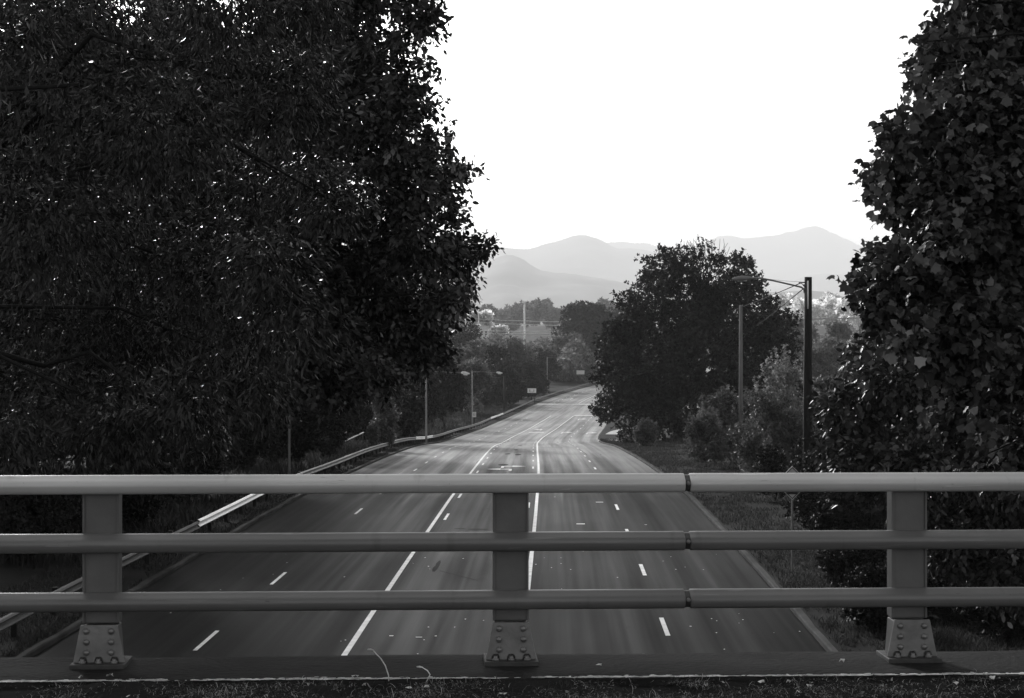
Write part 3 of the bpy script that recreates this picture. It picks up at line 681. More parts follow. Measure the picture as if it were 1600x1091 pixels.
TR = [ # name, label, px, Y, ytop, width, material, n, size, kwargs
 ('spreading_tree', 'round dark tree with lit crown edge, tallest beyond the far road bend', 915, 650, 470, 100, D, 20000, .85, dict(ybot=605)),
 ('spreading_tree', 'dark tree between the round dark tree and the tall roadside tree', 968, 688, 478, 80, D, 16000, .85, dict(ybot=605)),
 ('spreading_tree', 'low dark tree hanging over the road end beside the round white light', 985, 400, 540, 80, D, 12000, .5, dict(ybot=625)),
 ('small_tree', 'dark tree directly behind the white sign at the road bend', 900, 635, 520, 70, D, 9000, .55, {}),
 ('small_tree', 'narrow black tree just left of the lamp post at the far bend', 845, 520, 540, 62, D, 10000, .5, {}),
 ('small_tree', 'pale leafy tree crown below the tall white pole', 800, 500, 524, 76, MI, 10000, .5, {}),
 ('small_tree', 'grey bushy tree left of the pale crown under the power cables', 745, 480, 527, 80, MI, 11000, .5, {}),
 ('small_tree', 'round dark tree poking above the pale canopy near the thin pole', 727, 560, 500, 62, D, 8000, .5, {}),
 ('small_tree', 'dark pointed tree in the middle of the left roadside wood', 775, 420, 540, 55, D, 9000, .5, {}),
 ('small_tree', 'light bushy tree behind the two street lamps', 735, 350, 560, 64, MI, 9000, .42, {}),
 ('small_tree', 'dark tree right of the two street lamps behind the black pole', 790, 400, 562, 62, D, 9000, .45, {}),
 ('small_tree', 'dark tree behind the roadside sign on two posts', 832, 440, 565, 52, D, 8000, .45, {}),
 ('woodland_tree', 'dark tree above the guardrail left of the paired street lamps', 690, 290, 560, 84, D, 12000, .42, {}),
 ('woodland_tree', 'dark tree behind the grey lamp pole without a visible top', 640, 250, 520, 110, D, 14000, .4, {}),
 ('woodland_tree', 'black tree above the grassy bank on the left', 575, 200, 380, 130, D, 26000, .36, dict(ybot=2000)),
 ('woodland_tree', 'black tree behind the thin pole left of the grassy bank', 480, 160, 135, 170, D, 30000, .32, dict(ybot=2000)),  # this and next four: unseen tops raised to shade the near road
 ('woodland_tree', 'black tree left of the thin pole under the hanging oak', 380, 130, 40, 220, D, 30000, .28, dict(ybot=2000)),
 ('woodland_tree', 'black tree third from the left edge behind the willow oak', 270, 105, -65, 290, D, 30000, .26, dict(ybot=2000)),
 ('woodland_tree', 'black tree second from the left edge behind the willow oak', 140, 85, -205, 340, D, 30000, .24, dict(ybot=2000)),
 ('woodland_tree', 'black tree at the left edge behind the willow oak', 10, 72, -334, 400, D, 30000, .22, dict(ybot=2000)),
 ('pointed_tree', 'pale pointed sapling lit at its tip between the two wooden poles', 1222, 118, 560, 90, PA, 14000, .17, dict(conic=True, cat='tree')),
 ('small_tree', 'grey shrubby tree right of the dark wooden pole', 1300, 135, 588, 110, BU, 12000, .2, {}),
 ('small_tree', 'mid grey tree in the valley right of the dark wooden pole', 1300, 420, 528, 110, MI, 11000, .5, {}),
 ('small_tree', 'mid grey tree in the valley just behind the dark wooden pole', 1240, 440, 520, 84, MI, 9000, .5, {}),
 ('small_tree', 'dark tree in the valley partly behind the maple', 1370, 380, 530, 90, D, 9000, .45, {}),
]
for i, (nm, lb, px, Y, yt, w, m, n, s, kw) in enumerate(TR): tree(nm, lb, px, Y, yt, w, m, n, s, seed=i, **kw)
SH = [
 ('grey leafy shrub at the foot of the tall roadside tree', 1010, 175, 660, 36, BU, 3000, .2),
 ('pale spiky shrub with upright tips beside the grass verge', 1105, 122, 648, 70, BU, 5000, .15),
 ('broad grey shrub left of the pale wooden pole', 1138, 128, 612, 100, BU, 10000, .17),
 ('large grey shrub between the two wooden poles', 1205, 112, 612, 130, BU, 15000, .15),
 ('low shrub at the foot of the pale wooden pole', 1180, 100, 682, 60, BU, 4000, .13),
 ('grey shrub just right of the dark wooden pole', 1300, 110, 620, 110, BU, 10000, .15),
 ('dark shrub left of the diamond sign', 1205, 88, 705, 56, D, 4000, .13),
 ('dark low shrub beside the road edge below the bottom rail', 1365, 48, 900, 110, D, 8000, .11),
 ('dark low shrub right of the right railing post foot', 1580, 47, 900, 170, D, 10000, .11),
 ('dark thicket at the left edge under the oak', 40, 62, 690, 190, D, 12000, .14),
 ('dark thicket behind the left railing post top', 190, 74, 690, 170, D, 12000, .15),
 ('dark thicket left of the pale shrub tuft', 290, 88, 680, 130, D, 10000, .16),
 ('dark shrub between the black pole and the paired lamps', 768, 385, 592, 46, D, 5000, .35),
 ('dark shrub below the board sign at the bend', 880, 625, 588, 60, D, 5000, .45),
 ('dark shrub around the foot of the dark wooden pole', 1285, 73, 715, 130, D, 9000, .12),
 ('dark shrub behind the diamond sign', 1262, 82, 690, 70, D, 6000, .13),
 ('dark bank shrub below the middle rail at the right', 1330, 70, 760, 120, D, 8000, .13),
 ('dark bank shrub beside the right road edge', 1330, 56, 850, 110, D, 8000, .12),
 ('dark bank shrub behind the right railing post', 1440, 60, 800, 130, D, 9000, .12),
 ('dark bank shrub at the right edge of the picture', 1570, 58, 790, 140, D, 9000, .12),
 ('dark bank shrub below the bottom rail beside the right post', 1480, 50, 900, 150, D, 9000, .11),
 ('leafy shrub with lit leaves on the left grassy bank', 598, 160, 616, 44, BU, 4000, .2),
 ('small weed clump standing before the left guardrail', 582, 150, 668, 16, BU, 700, .14),
 ('pale shrub tuft below the hanging oak at the left', 345, 112, 718, 34, MI, 2500, .15),
 ('dark shrub left of the grassy bank', 520, 135, 610, 90, D, 9000, .2),
 ('dark tall shrub behind the grassy bank', 580, 190, 600, 80, D, 8000, .25),
 ('dark shrub behind the lamp pole at the guardrail', 625, 225, 610, 90, D, 9000, .28),
 ('dark shrub behind the nearest lamp pole', 460, 118, 590, 110, D, 11000, .2),
 ('dark shrub between the thin pole and the willow oak', 395, 112, 620, 100, D, 9000, .18),
 ('dark shrub behind the old guardrail left of the bright rail', 250, 84, 740, 110, D, 6000, .16),
 ('dark shrub behind the left railing post', 120, 70, 760, 140, D, 7000, .15),
 ('dark shrub at the left edge behind the guardrail', 20, 64, 800, 130, D, 7000, .14),
]
for i, (lb, px, Y, yt, w, m, n, s) in enumerate(SH): tree('shrub', lb, px, Y, yt, w, m, n, s, seed=60 + i, cat='shrub', nb=20, group='shrubs on the road banks', trunkr=.04, ybot=2000)

# far woods: too many to count
def wood(name, label, pts, m, size, seed, twig=2.5):
    gg = np.random.default_rng(seed); bl = []
    for (x, y, r, Y) in pts: rr_ = r / F * Y; bl.append((P(x, y, Y), (rr_, rr_, rr_ * .8)))
    pos, out = fill(bl, 300 * len(bl), twig, 6, gg)
    tag(leaves(name, pos, T_TUFT, size, m, None, .1, .9, out, tint=(.6, 1.4), g=gg, clump=twig * 3), label, 'woodland', kind='stuff')
g = random.Random(5)
top = lambda x: 482 + 4 * math.sin(x / 17.0) + 5 * math.sin(x / 7.3 + 1) - (8 if 815 < x < 868 else 0) * math.exp(-((x - 840) / 22) ** 2)
pts = []
for k in range(260):
    x = g.uniform(560, 1000); pts.append((x, top(x) + g.uniform(4, 24), g.uniform(6, 12), 1750 + g.uniform(-150, 150)))
wood('distant_wood', 'band of hazy grey woodland below the mountains on the left of the valley', pts, FA, 3.2, 1)
pts = [(g.uniform(1150, 1450), 0, g.uniform(7, 15), 1300 + g.uniform(-120, 120)) for k in range(90)]
pts = [(x, 474 + 5 * math.sin(x / 11) + g.uniform(0, 24), r, Y) for x, _, r, Y in pts]
wood('pale_distant_wood', 'pale sunlit woodland in the valley right of the dark wooden pole', pts, FP, 2.4, 2)
pts = [(g.uniform(1150, 1480), g.uniform(508, 575), g.uniform(10, 18), 620 + g.uniform(-90, 90)) for k in range(90)]
wood('valley_wood', 'hazy grey woodland filling the valley behind the dark wooden pole', pts, MI, 1.3, 3, 1.3)
pts = [(g.uniform(640, 1010), g.uniform(530, 600), g.uniform(10, 17), 640 + g.uniform(-60, 60)) for k in range(90)]
wood('roadside_wood', 'grey woodland canopy left of the far road bend', pts, MI, 1.1, 4, 1.2)
pts = [(748 + g.uniform(-14, 14), 505 + g.uniform(-12, 10), 7, 800) for k in range(7)] + [(g.uniform(770, 790), 515, 5, 800) for k in range(4)]
wood('pale_thicket', 'bright pale thicket at the foot of the thin pole', pts, FP, 1.2, 5, .8)

# ---------------------------------------------------------------- mountains
def ridge(name, prof, Y, slope, seed, rough=1.0):
    """prof: (photo column, row) of the crest; a real mass with a front and a back slope"""
    px = np.array([p[0] for p in prof], float); py = np.array([p[1] for p in prof], float); f = pchip(px, py)
    xs = np.linspace(px[0], px[-1], 260); X = (xs - CX) / F * Y; crest = CAMH - (f(xs) - HY) / F * Y
    ts = np.concatenate([np.linspace(-1, 0, 34), np.linspace(.08, 1, 8)])
    crest = crest + 30
    def zf(XX, TT):
        c = np.interp(XX, X, crest); n1 = vnoise(XX, TT * Y * .25, Y * .022, seed) - .5; n2 = vnoise(XX, TT * Y * .25, Y * .008, seed + 3) - .5
        fall = 1 - np.abs(TT) ** 1.25
        return -30 + c * fall + (n1 * .28 + n2 * .1) * c * np.abs(TT) * (1 - np.abs(TT)) * 2.5 * rough + n2 * c * .02 + (vnoise(XX, TT * 900, Y * .003, seed + 5) - .5) * c * .018
    XX, TT = np.meshgrid(X, ts); Z = zf(XX, TT); YY = Y + TT * slope
    V = np.stack([XX, YY, Z], -1).reshape(-1, 3); nx = len(X); ny = len(ts)
    i = (np.arange(ny - 1)[:, None] * nx + np.arange(nx - 1)[None, :]).reshape(-1); Fc = np.stack([i, i + 1, i + nx + 1, i + nx], -1)
    me = bpy.data.meshes.new(name); me.from_pydata(V.tolist(), [], Fc.tolist()); me.polygons.foreach_set('use_smooth', [True] * len(Fc))
    o = bpy.data.objects.new(name, me); COL.objects.link(o); me.materials.append(M['hill']); o['kind'] = 'structure'
ridge('mountain', [(-300, 455), (300, 448), (600, 462), (700, 452), (735, 437), (760, 415), (780, 402), (797, 398), (815, 405), (850, 424), (880, 427), (930, 434), (980, 443), (1040, 450), (1120, 462), (1250, 482), (1500, 500), (2000, 512)], 12000, 3000, 1)
ridge('mountain', [(-400, 420), (300, 410), (700, 395), (770, 387), (820, 389), (850, 382), (880, 373), (910, 367), (935, 374), (965, 389), (1000, 390), (1030, 399), (1060, 415), (1120, 430), (1180, 445), (1220, 447), (1245, 437), (1280, 428), (1320, 430), (1400, 433), (1700, 450), (2200, 500)], 19500, 4500, 2)
ridge('mountain', [(-500, 420), (500, 400), (800, 395), (920, 386), (960, 378), (1000, 379), (1040, 388), (1090, 385), (1130, 368), (1165, 373), (1200, 370), (1240, 362), (1270, 354), (1300, 363), (1340, 382), (1400, 402), (1500, 412), (2300, 480)], 26300, 3500, 3, .7)
ridge('hill', [(1000, 500), (1150, 470), (1200, 458), (1260, 455), (1300, 459), (1340, 470), (1450, 466), (1700, 480), (2000, 505)], 8500, 1600, 4)

# ---------------------------------------------------------------- guardrail along the left
def guard():
    e = empty('guardrail', road(-10.2, 60), 'long galvanised guardrail following the left road edge into the distance', 'guardrail')
    prof = [(0, -.155), (.045, -.135), (.08, -.09), (.045, -.05), (.0, -.02), (0, .02), (.045, .05), (.08, .09), (.045, .135), (0, .155)]
    U0 = -10.25
    def h(y): return .62 + (float(vnoise(y, 5, 26, 3)) - .5) * .12 
    def uo(y): return U0 + (float(vnoise(y, 1, 30, 7)) - .5) * .35
    spans = [(38, 60.2, 'oldgalv'), (60.2, 69.9, 'oldgalv'), (70, 90.5, 'newgalv'), (90.6, 196, 'galv'), (196.1, 225, 'newgalv'), (225.1, 318, 'galv'), (318.1, 344, 'newgalv'), (344.1, 640, 'galv')]
    for (y0, y1, mm) in spans:
        ys = np.arange(y0, y1, 2.0 if y0 < 200 else 4.0).tolist() + [y1]; vs, fs = [], []
        up = .05 if mm == 'newgalv' else 0
        for y in ys:
            for (o_, z) in prof: vs.append(road(uo(y) + o_ + (.012 if mm == 'newgalv' else 0), y, h(y) + z + up))
            for (o_, z) in prof[::-1]: vs.append(road(uo(y) + o_ - .008, y, h(y) + z + up))
        n = 2 * len(prof)
        for i in range(len(ys) - 1):
            for k in range(n): fs.append((i * n + k, i * n + (k + 1) % n, (i + 1) * n + (k + 1) % n, (i + 1) * n + k))
        fs.append(tuple(range(n)));
        o = MB().add(vs, fs).build('beam', M[mm]); world_child(o, e)
        if mm == 'newgalv': o['label'] = 'bright new steel beam'
    k = 0; y = 39.0
    while k < 100 and y < 420:
        p = road(uo(y) - .12, y); b = MB().box((p.x, p.y, p.z + .36), (.14, .18, .9)); world_child(b.build('post', M['darkwood']), e); y += 1.9 * 2; k += 1
guard()
# short old handrail on the left bank
hr = empty('old_rail', P(535, 700, 150), 'short thin metal rail on the grassy bank left of the guardrail', 'rail')
a, b_ = P(505, 702, 150), P(568, 676, 172)
b = MB(); b.tube([a, (a + b_) / 2 + Vector((0, 0, -.1)), b_], .06, 6); world_child(b.build('bar', M['galv']), hr)
for t in (.02, .5, .98):
    p = a.lerp(b_, t); q = MB().tube([(p.x, p.y, float(gz(p.x, p.y)) - .1), p], .05, 6); world_child(q.build('post', M['oldgalv']), hr)

# ---------------------------------------------------------------- street lamps on the left
def lamp(px, Y, ytop, arm, label, m='steelpole', k=1.0):
    p0 = P(px, 0, Y); base = Vector((p0.x, Y, float(gz(p0.x, Y)))); zt = CAMH - (ytop - HY) / F * Y - base.z
    e = empty('street_lamp', base, label, 'street lamp', 'street lamps along the left road edge')
    b = MB(); b.tube([(0, 0, -.3), (0, 0, .5), (0, 0, zt)], [.13 * k, .12 * k, .075 * k], 10); b.build('pole', M[m], e)
    b = MB(); b.tube([(0, 0, zt - .15), (arm * .35, 0, zt - .20), (arm, 0, zt - .35)], [.045, .04, .035], 6); b.tube([(0, 0, zt - .28), (arm * .3, 0, zt - .24)], .025, 6); b.build('arm', M['galv'], e)
    b = MB(); b.tube([(arm - .15, 0, zt - .33), (arm, 0, zt - .32), (arm + .35, 0, zt - .36), (arm + .8, 0, zt - .42)], [.06, .14, .17, .07], 10); b.build('lamp_head', M['lamp'], e)
    b = MB(); b.tube([(arm + .1, 0, zt - .48), (arm + .55, 0, zt - .53)], [.1, .08], 8); b.build('lens', M['headlamp'], e)
    return e
lamp(452, 105, 497, 3.9, 'nearest street lamp, thin pole rising into the oak leaves', m='thinpole', k=.55)
lamp(666, 207, 578, 3.9, 'street lamp with its arm ending beside the next lamp pole')
lamp(738, 300, 579, 3.9, 'street lamp whose whole pole stands clear above the guardrail bend')
lamp(855, 500, 558, 3.9, 'street lamp nearest the far bend, left of the white board sign')
lamp(905, 700, 566, 3.9, 'far street lamp head glinting against dark trees')
lamp(912, 820, 577, 6.0, 'farthest street lamp head low beside the roadside tree')
dp = empty('black_pole', (P(788, 0, 376).x, 376, float(gz(P(788, 0, 376).x, 376))), 'black wooden pole without arm between the paired lamps and the sign', 'pole')
MB().tube([(0, 0, -.3), (0, 0, 7.0)], [.22, .17], 8).build('shaft', M['darkwood'], dp)
MB().box((0, 0, 7.05), (.4, .4, .1)).build('cap', M['darkwood'], dp)

# ---------------------------------------------------------------- wooden poles on the right
pz = lambda px, Y: float(gz((px - CX) / F * Y, Y))
Y1 = 75; X1 = (1262 - CX) / F * Y1; zb1 = pz(1262, Y1); zt1 = CAMH - (433 - HY) / F * Y1
e = empty('utility_pole', (X1, Y1, zb1), 'dark wooden utility pole carrying a street light arm, beside the maple', 'utility pole')
H1 = zt1 - zb1
MB().tube([(.0, 0, -.5), (.0, 0, H1 * .5), (.02, 0, H1)], [.20, .175, .145], 14).build('shaft', M['darkwood'], e)
cd = MB().tube([(-.02, -.155, H1 - .15), (-.02, -.165, H1 - 1.25)], .035, 6); cd.build('conduit', M['white'], e)
zc = lambda py: CAMH - (py - HY) / F * Y1 - zb1
xc = lambda px: (px - 1262) / F * Y1
arm = MB(); arm.tube([(xc(1257), 0, zc(458)), (xc(1256), 0, zc(452)), (xc(1252), 0, zc(449)), (xc(1240), 0, zc(446)), (xc(1210), 0, zc(439)), (xc(1186), 0, zc(434.5)), (xc(1170), 0, zc(434.5))], .033, 8); arm.build('lamp_arm', M['galv'], e)
hd = MB(); hd.tube([(xc(1176), 0, zc(434.5)), (xc(1170), 0, zc(434.6)), (xc(1160), 0, zc(435.2)), (xc(1148), 0, zc(436.2)), (xc(1144), 0, zc(436))], [.04, .085, .11, .08, .02], 10); hd.build('lamp_head', M['galv'], e)
hl = MB(); hl.tube([(xc(1167), 0, zc(437.5)), (xc(1153), 0, zc(438))], [.06, .05], 8); hl.build('lens', M['headlamp'], e)
br = MB(); br.tube([(xc(1261), -.1, zc(441)), (xc(1254), -.1, zc(442)), (xc(1251), -.1, zc(442))], .02, 6); br.tube([(xc(1251), -.1, zc(442)), (xc(1257), -.1, zc(449))], .015, 6); br.build('bracket', M['wire'], e)
for k, (x, y) in enumerate(((1251, 442), (1258, 446))): MB().tube([(xc(x), -.1, zc(y)), (xc(x) - .09, -.1, zc(y))], .04, 8).build('insulator', M['galv'], e)
Y2 = 125; X2 = (1157.5 - CX) / F * Y2; zb2 = pz(1157.5, Y2); H2 = CAMH - (478 - HY) / F * Y2 - zb2
e2 = empty('wooden_pole', (X2, Y2, zb2), 'pale weathered wooden pole standing in the grey shrubs', 'utility pole')
MB().tube([(0, 0, -.5), (0, 0, H2 * .5), (0, 0, H2)], [.15, .13, .105], 12).build('shaft', M['wood'], e2)
MB().tube([(0, 0, H2 - .02), (0, 0, H2 + .05)], [.11, .06], 10).build('cap', M['galv'], e2)
def cable(label, a, b, sag, r, m='wire', cat='cable', group=None):
    pts = [a.lerp(b, t / 16) - Vector((0, 0, sag * 4 * (t / 16) * (1 - t / 16))) for t in range(17)]
    return tag(MB().tube(pts, r, 5).build('cable', M[m]), label, cat, group)
A1 = Vector((X1 - .25, Y1, zb1 + zc(442)))
cable('upper dark cable slanting down left from the dark wooden pole', A1, P(1120, 492, 262), .15, .02)
cable('lower dark cable slanting down left from the dark wooden pole', Vector((X1 - .1, Y1, zb1 + zc(449))), P(1165, 520, 262), .15, .02)
cable('thin cable running level left from the top of the dark wooden pole', Vector((X1, Y1, zb1 + zc(441))), P(1190, 434, 120), .05, .008)
cable('cable sagging right from the top of the pale wooden pole', Vector((X2, Y2, zb2 + H2)), P(1222, 489, 230), .5, .024, 'wire')

# ---------------------------------------------------------------- signs
def sign(name, label, px, py, Y, w, h, posts, bars, m='white'):
    c = P(px, py, Y); zg = float(gz(c.x, Y)); e = empty(name, (c.x, Y, zg), label, 'sign')
    z = c.z - zg
    MB().box((0, 0, z), (w, .04, h)).build('panel', M[m], e)
    for s in posts: MB().box((s, .06, z / 2 + h * .2), (.12, .07, z + h * .4)).build('post', M['darkwood'], e)
    for (bx, bz, bw_, bh) in bars: MB().box((bx, -.0265, z + bz), (bw_, .012, bh)).build('lettering', M['ink'], e)
sign('road_sign', 'white rectangular sign on two posts beyond the guardrail', 831, 610.5, 420, 1.9, 1.0, (-.6, .6), [(-.45, 0, .1, .5), (.45, 0, .1, .5), (0, -.3, 1.0, .06)])
sign('board_sign', 'bright white blank board sign at the far road bend', 907, 582, 600, 2.5, 1.25, (-.8, .8), [])
sign('marker_sign', 'small white upright sign beside the lamp pole at the guardrail', 741, 648, 298, .62, .8, (0,), [(-.1, 0, .06, .4), (.1, 0, .06, .4)])
# diamond warning sign
c = P(1238, 755, 60); zg = float(gz(c.x, 60)); e = empty('warning_sign', (c.x, 60, zg), 'grey diamond warning sign with black border, half hidden by the top rail', 'sign'); z = c.z - zg
dia = lambda r, y, th: MB().prism([(0, -r), (r, 0), (0, r), (-r, 0)], (0, y, z), Vector((1, 0, 0)), UZ, Vector((0, 1, 0)), th)
dia(.535, .0, .012).build('panel', M['sign'], e)
bm_ = MB()
for a_ in range(4):
    q = [(0, -1), (1, 0), (0, 1), (-1, 0)]; p, n_ = q[a_], q[(a_ + 1) % 4]; ro, ri = .50, .465
    bm_.prism([(p[0] * ro, p[1] * ro), (n_[0] * ro, n_[1] * ro), (n_[0] * ri, n_[1] * ri), (p[0] * ri, p[1] * ri)], (0, -.004, z), Vector((1, 0, 0)), UZ, Vector((0, 1, 0)), .003)
bm_.build('border', M['ink'], e)
MB().box((0, -.003, z - .27), (.34, .003, .16)).build('symbol', M['ink'], e)
MB().box((0, .04, (z) / 2 + .1), (.06, .05, z + .4)).build('post', M['galv'], e)
# white round sign and its little neighbours near the tree edge
c = P(938, 594.5, 520); zg = float(gz(c.x, 520)); e = empty('round_sign', (c.x, 520, zg), 'round white sign at the tip of the roadside tree', 'sign')
MB().tube([(0, 0, c.z - zg), (0, -.05, c.z - zg)], .42, 16).build('disc', M['white'], e); MB().box((0, .08, (c.z - zg) / 2), (.1, .08, c.z - zg + .3)).build('post', M['galv'], e)

# a car waiting near the far bend
def car(px, Y, label):
    X = (px - CX) / F * Y; base = Vector((X, Y, float(rzf(Y)) + .0)); e = empty('parked_car', base, label, 'car')
    prof = [(-2.2, .35), (-2.15, .8), (-1.2, .95), (-.6, 1.42), (.9, 1.45), (1.6, 1.0), (2.2, .9), (2.25, .4)]
    b = MB().prism(prof, (-.85, 0, 0), Vector((0, 1, 0)), UZ, Vector((1, 0, 0)), 1.7); b.build('body', M['skin'], e, bevel=.08)
    MB().box((0, -.93, 1.18), (1.4, .03, .34), Matrix.Rotation(R(-52), 3, 'X')).build('windscreen', M['mirror'], e)
    for sx in (-.62, .62): MB().tube([(sx, -2.12, .68), (sx, -2.2, .68)], .12, 10).build('headlight', M['headlamp'], e)
    for sx in (-.8, .8):
        for sy in (-1.35, 1.35): MB().tube([(sx - .1, sy, .32), (sx + .1, sy, .32)], .32, 14).build('wheel', M['ink'], e)
    return e
car(938.5, 455, 'small dark car on the road at the tip of the roadside tree')

# ---------------------------------------------------------------- beyond: tall poles, cables, town
def mast(px, Y, ytop, ybase, r, label, bits):
    c = P(px, 0, Y); zg = float(gz(c.x, Y)); e = empty('tall_pole', (c.x, Y, zg), label, 'pole'); H = CAMH - (ytop - HY) / F * Y - zg
    MB().tube([(0, 0, -.5), (0, 0, H)], [r * 1.15, r * .8], 10).build('shaft', M['white'], e)
    for nm, fn in bits: fn(H).build(nm, M['white'], e)
mast(748, 700, 470, 520, .20, 'thin pale pole with a short crossarm on the left of the valley', [('crossarm', lambda H: MB().box((0, 0, H - .1), (2.0, .25, .25))), ('insulator', lambda H: MB().tube([(-.8, 0, H), (-.8, 0, H + .4)], .15, 6))])
mast(819.5, 700, 473, 525, .36, 'thick bright white pole rising above the pale canopy', [('cap', lambda H: MB().box((-.3, 0, H + .1), (1.3, .8, .7)))])
for k, (ya, yb, lb) in enumerate(((495.5, 503.5, 'topmost pale power cable across the valley'), (501, 509, 'second pale power cable across the valley'), (515, 518, 'third pale power cable across the valley'), (518.5, 522.5, 'lowest pale power cable across the valley'))):
    cable(lb, P(690, ya, 698.5), P(900, yb, 698.5), .3, .11 if k < 2 else .16, 'palewire')
def building(label, px, py, Y, w, h, dpt=12, wins=3):
    c = P(px, py, Y); e = empty('building', (c.x, Y, c.z - h), label, 'building')
    MB().box((0, dpt / 2, h / 2 - 10), (w, dpt, h + 20)).build('wall', M['wall'], e)
    MB().box((0, dpt / 2, h + .2), (w + .6, dpt + .6, .38)).build('roof', M['roof'], e)
    for k in range(wins): MB().box((w * ((k + .5) / wins - .5), -.02, h * .45), (w / wins * .45, .06, h * .4)).build('window', M['ink'], e)
building('white building at the foot of the thin pale pole', 753, 511, 720, 4.6, 4.0)
building('long pale low roof in the valley right of the dark wooden pole', 1358, 523, 600, 10, .8, wins=0)
building('tiny white house among valley trees right of the dark wooden pole', 1284, 559, 560, 1.6, 1.2, wins=2)
building('white row of low sheds in the valley beside the maple', 1336, 558, 480, 4.2, .8, wins=4)
# pale road across the far valley
fr = MB(); a, b_ = P(1190, 501, 1150), P(1420, 495, 1150); fr.box((a + b_) / 2, ((b_ - a).length, 7, .9), Matrix.Rotation(-math.atan2(-(b_.z - a.z), b_.x - a.x), 3, 'Y').inverted())
vd = empty('viaduct', ((a + b_) / 2).to_tuple(), 'pale level viaduct crossing the valley below the sunlit wood', 'bridge')
world_child(fr.build('deck', M['concrete']), vd)
for t in (.1, .3, .5, .7, .9):
    p = a.lerp(b_, t); zg = float(gz(p.x, p.y)); world_child(MB().box((p.x, p.y, (p.z + zg) / 2 - .4), (1.4, 3, p.z - zg)).build('pier', M['concrete']), vd)

# ---------------------------------------------------------------- grass and weeds
def blades(name, label, xyz, hgt, m, seed, w=.10, lean=.5, tint=(.5, 1.5)):
    gg = np.random.default_rng(seed); n = len(xyz)
    a = gg.uniform(0, 6.283, n); h = hgt * gg.uniform(.4, 1.2, n); ln = gg.normal(0, lean, (n, 2)) * h[:, None]
    dx = np.stack([np.cos(a), np.sin(a), np.zeros(n)], -1) * (h * w)[:, None]
    tip = xyz + np.concatenate([ln, h[:, None]], 1); mid = xyz + np.concatenate([ln * .3, h[:, None] * .55], 1)
    V = np.stack([xyz - dx, xyz + dx, mid + dx * .7, tip, mid - dx * .7], 1)
    return tag(fast_mesh(name, V, [(0, 1, 2, 4), (4, 2, 3)], 2, m, None, gg.uniform(tint[0], tint[1], n)), label, 'grass', kind='stuff')
gg = np.random.default_rng(9)
def scatter(n, u0, u1, y0, y1, pw=1.0):
    Y = y0 + (y1 - y0) * gg.uniform(0, 1, n) ** pw; u = gg.uniform(u0, u1, n); X = rx(Y) + u; k = vnoise(X, Y, 2.5, 6) * .5 + vnoise(X, Y, .9, 7) * .5 > gg.uniform(.2, .65, n)
    X, Y = X[k], Y[k]; return np.stack([X, Y, gz(X, Y) - .02], -1)
blades('verge_grass', 'short mown grass on the right verge', scatter(170000, 9.5, 20, 44, 240, 1.3), .17, ML['grass'], 1, .12)
blades('bank_grass', 'rough grass on the strip between kerb and guardrail', scatter(50000, -13, -9.45, 44, 260, 1.2), .16, ML['grass'], 2, .10)
blades('bank_weeds', 'tall weeds on the bank behind the guardrail', scatter(60000, -26, -10.6, 60, 400, 1.0), .6, ML['weed'], 3, .08, .35)
blades('right_weeds', 'weeds at the foot of the shrubs on the right', scatter(26000, 15, 30, 48, 240, 1.2), .5, ML['weed'], 4, .08, .35)
def litter(name, label, n, t0, t1, L0, L1, wd, m, seed, tint, thr):
    """curved blades and stems lying every way in the gutter"""
    g2 = np.random.default_rng(seed); s_ = g2.uniform(-6.5, 6.5, n); t_ = t0 + (t1 - t0) * g2.uniform(0, 1, n)
    k = vnoise(s_, t_, .22, 12) * .7 + vnoise(s_, t_, .07, 13) * .3 > g2.normal(thr, .14, n); s_, t_ = s_[k], t_[k]; n = len(s_)
    p = np.array(B(0, 0, 0)) + s_[:, None] * np.array(brx) + t_[:, None] * np.array(bry); p[:, 2] = ZC - .008
    a = g2.uniform(0, 6.283, n); el = np.abs(g2.normal(.5, .5, n)).clip(.05, 1.4); L = g2.uniform(L0, L1, n) * g2.uniform(.4, 1, n); V = []
    cur = p.copy(); turn = g2.normal(0, .6, n)
    for i in range(5):
        side = np.stack([-np.sin(a), np.cos(a), np.zeros(n)], -1); w = wd * (1 - i / 4.3) * g2.uniform(.9, 1.1)
        V += [cur - side * w, cur + side * w]
        cur = cur + np.stack([np.cos(a) * np.cos(el), np.sin(a) * np.cos(el), np.sin(el)], -1) * (L / 4)[:, None]; a = a + turn; el = el - .42
    cur_ = np.stack(V, 1)
    return tag(fast_mesh(name, cur_, [(0, 1, 3, 2), (2, 3, 5, 4), (4, 5, 7, 6), (6, 7, 9, 8)], 4, m, None, g2.uniform(tint[0], tint[1], n)), label, 'grass', kind='stuff')
litter('kerbside_grass', 'matted dark grass along the bridge kerb', 36000, -1.2, -.57, .03, .10, .0018, ML['grass'], 5, (.4, 2.2), .42)
litter('dry_kerbside_grass', 'pale dry grass stems at the bridge kerb', 17000, -1.1, -.56, .03, .10, .0014, ML['dry'], 6, (.3, 1.8), .55)
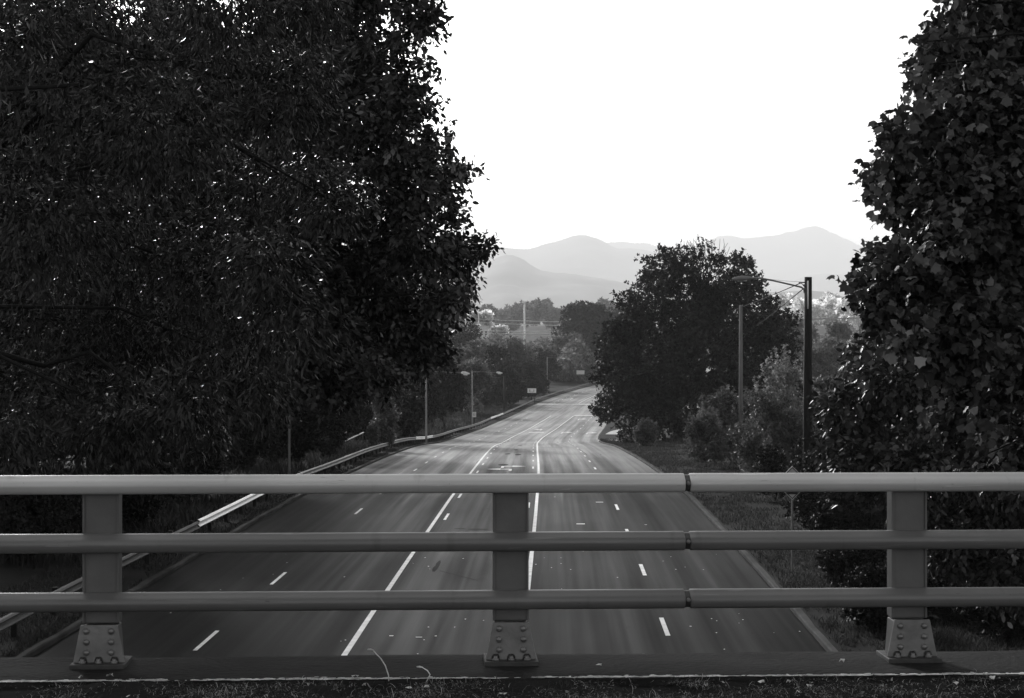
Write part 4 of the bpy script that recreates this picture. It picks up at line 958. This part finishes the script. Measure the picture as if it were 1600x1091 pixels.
litter('dead_leaves', 'broken dead leaves and scraps in the gutter by the bridge kerb', 9000, -1.2, -.575, .01, .03, .006, ML['dry'], 7, (.05, .8), .42)
def stalk(px, py0, pts, label):
    b = MB(); b.tube([P(x, y, 9.62 + k * .01) for k, (x, y) in enumerate(pts)], [.003] * (len(pts) - 1) + [.002], 5)
    x, y = pts[-1]; b.tube([P(x + 1, y, 9.66), P(x - 4, y - 1, 9.66), P(x - 9, y - 1, 9.66)], [.002, .005, .003], 6)
    tag(b.build('grass_stalk', M['edge']), label, 'plant')
stalk(608, 1075, [(608, 1078), (607, 1055), (602, 1040), (595, 1029), (588, 1022), (583, 1016)], 'bent seed stalk rising from the kerb left of the middle post')
stalk(675, 1068, [(662, 1074), (668, 1062), (672, 1054), (668, 1048), (660, 1043)], 'short bent stalk at the kerb near the middle post')
lf = MB()
for k in range(46):
    s_, t_ = random.uniform(-4, 4), random.uniform(-.95, -.1 if k % 4 == 0 else -.6); c = B(s_, t_, ZC + (.012 if t_ > -.56 else -.01)); a = random.uniform(0, 6.28); r = random.uniform(.012, .03)
    lf.add([c + Vector((math.cos(a + q) * r * (1 if i % 2 else .5), math.sin(a + q) * r * (1 if i % 2 else .5), random.uniform(0, .02))) for i, q in enumerate((0, .8, 1.6, 2.4, 3.2, 4.2, 5.2))], [tuple(range(7))])
tag(lf.build('fallen_leaves', M['edge']), 'pale fallen leaves scattered on the bridge kerb', 'leaves', kind='stuff')

# ---------------------------------------------------------------- haze
HZ = bpy.data.materials.new('haze_air'); HZ.use_nodes = True; n = HZ.node_tree; n.nodes.clear()
ho = n.nodes.new('ShaderNodeOutputMaterial'); pv = n.nodes.new('ShaderNodeVolumePrincipled'); n.links.new(pv.outputs[0], ho.inputs['Volume'])
pv.inputs['Color'].default_value = (.9, .9, .9, 1); pv.inputs['Density'].default_value = .95e-4; pv.inputs['Anisotropy'].default_value = .1
hz = MB().box((0, 15200, 710), (40600, 31600, 1500)); o = hz.build('haze', HZ); tag(o, 'pale haze over the valley', 'haze', kind='stuff')
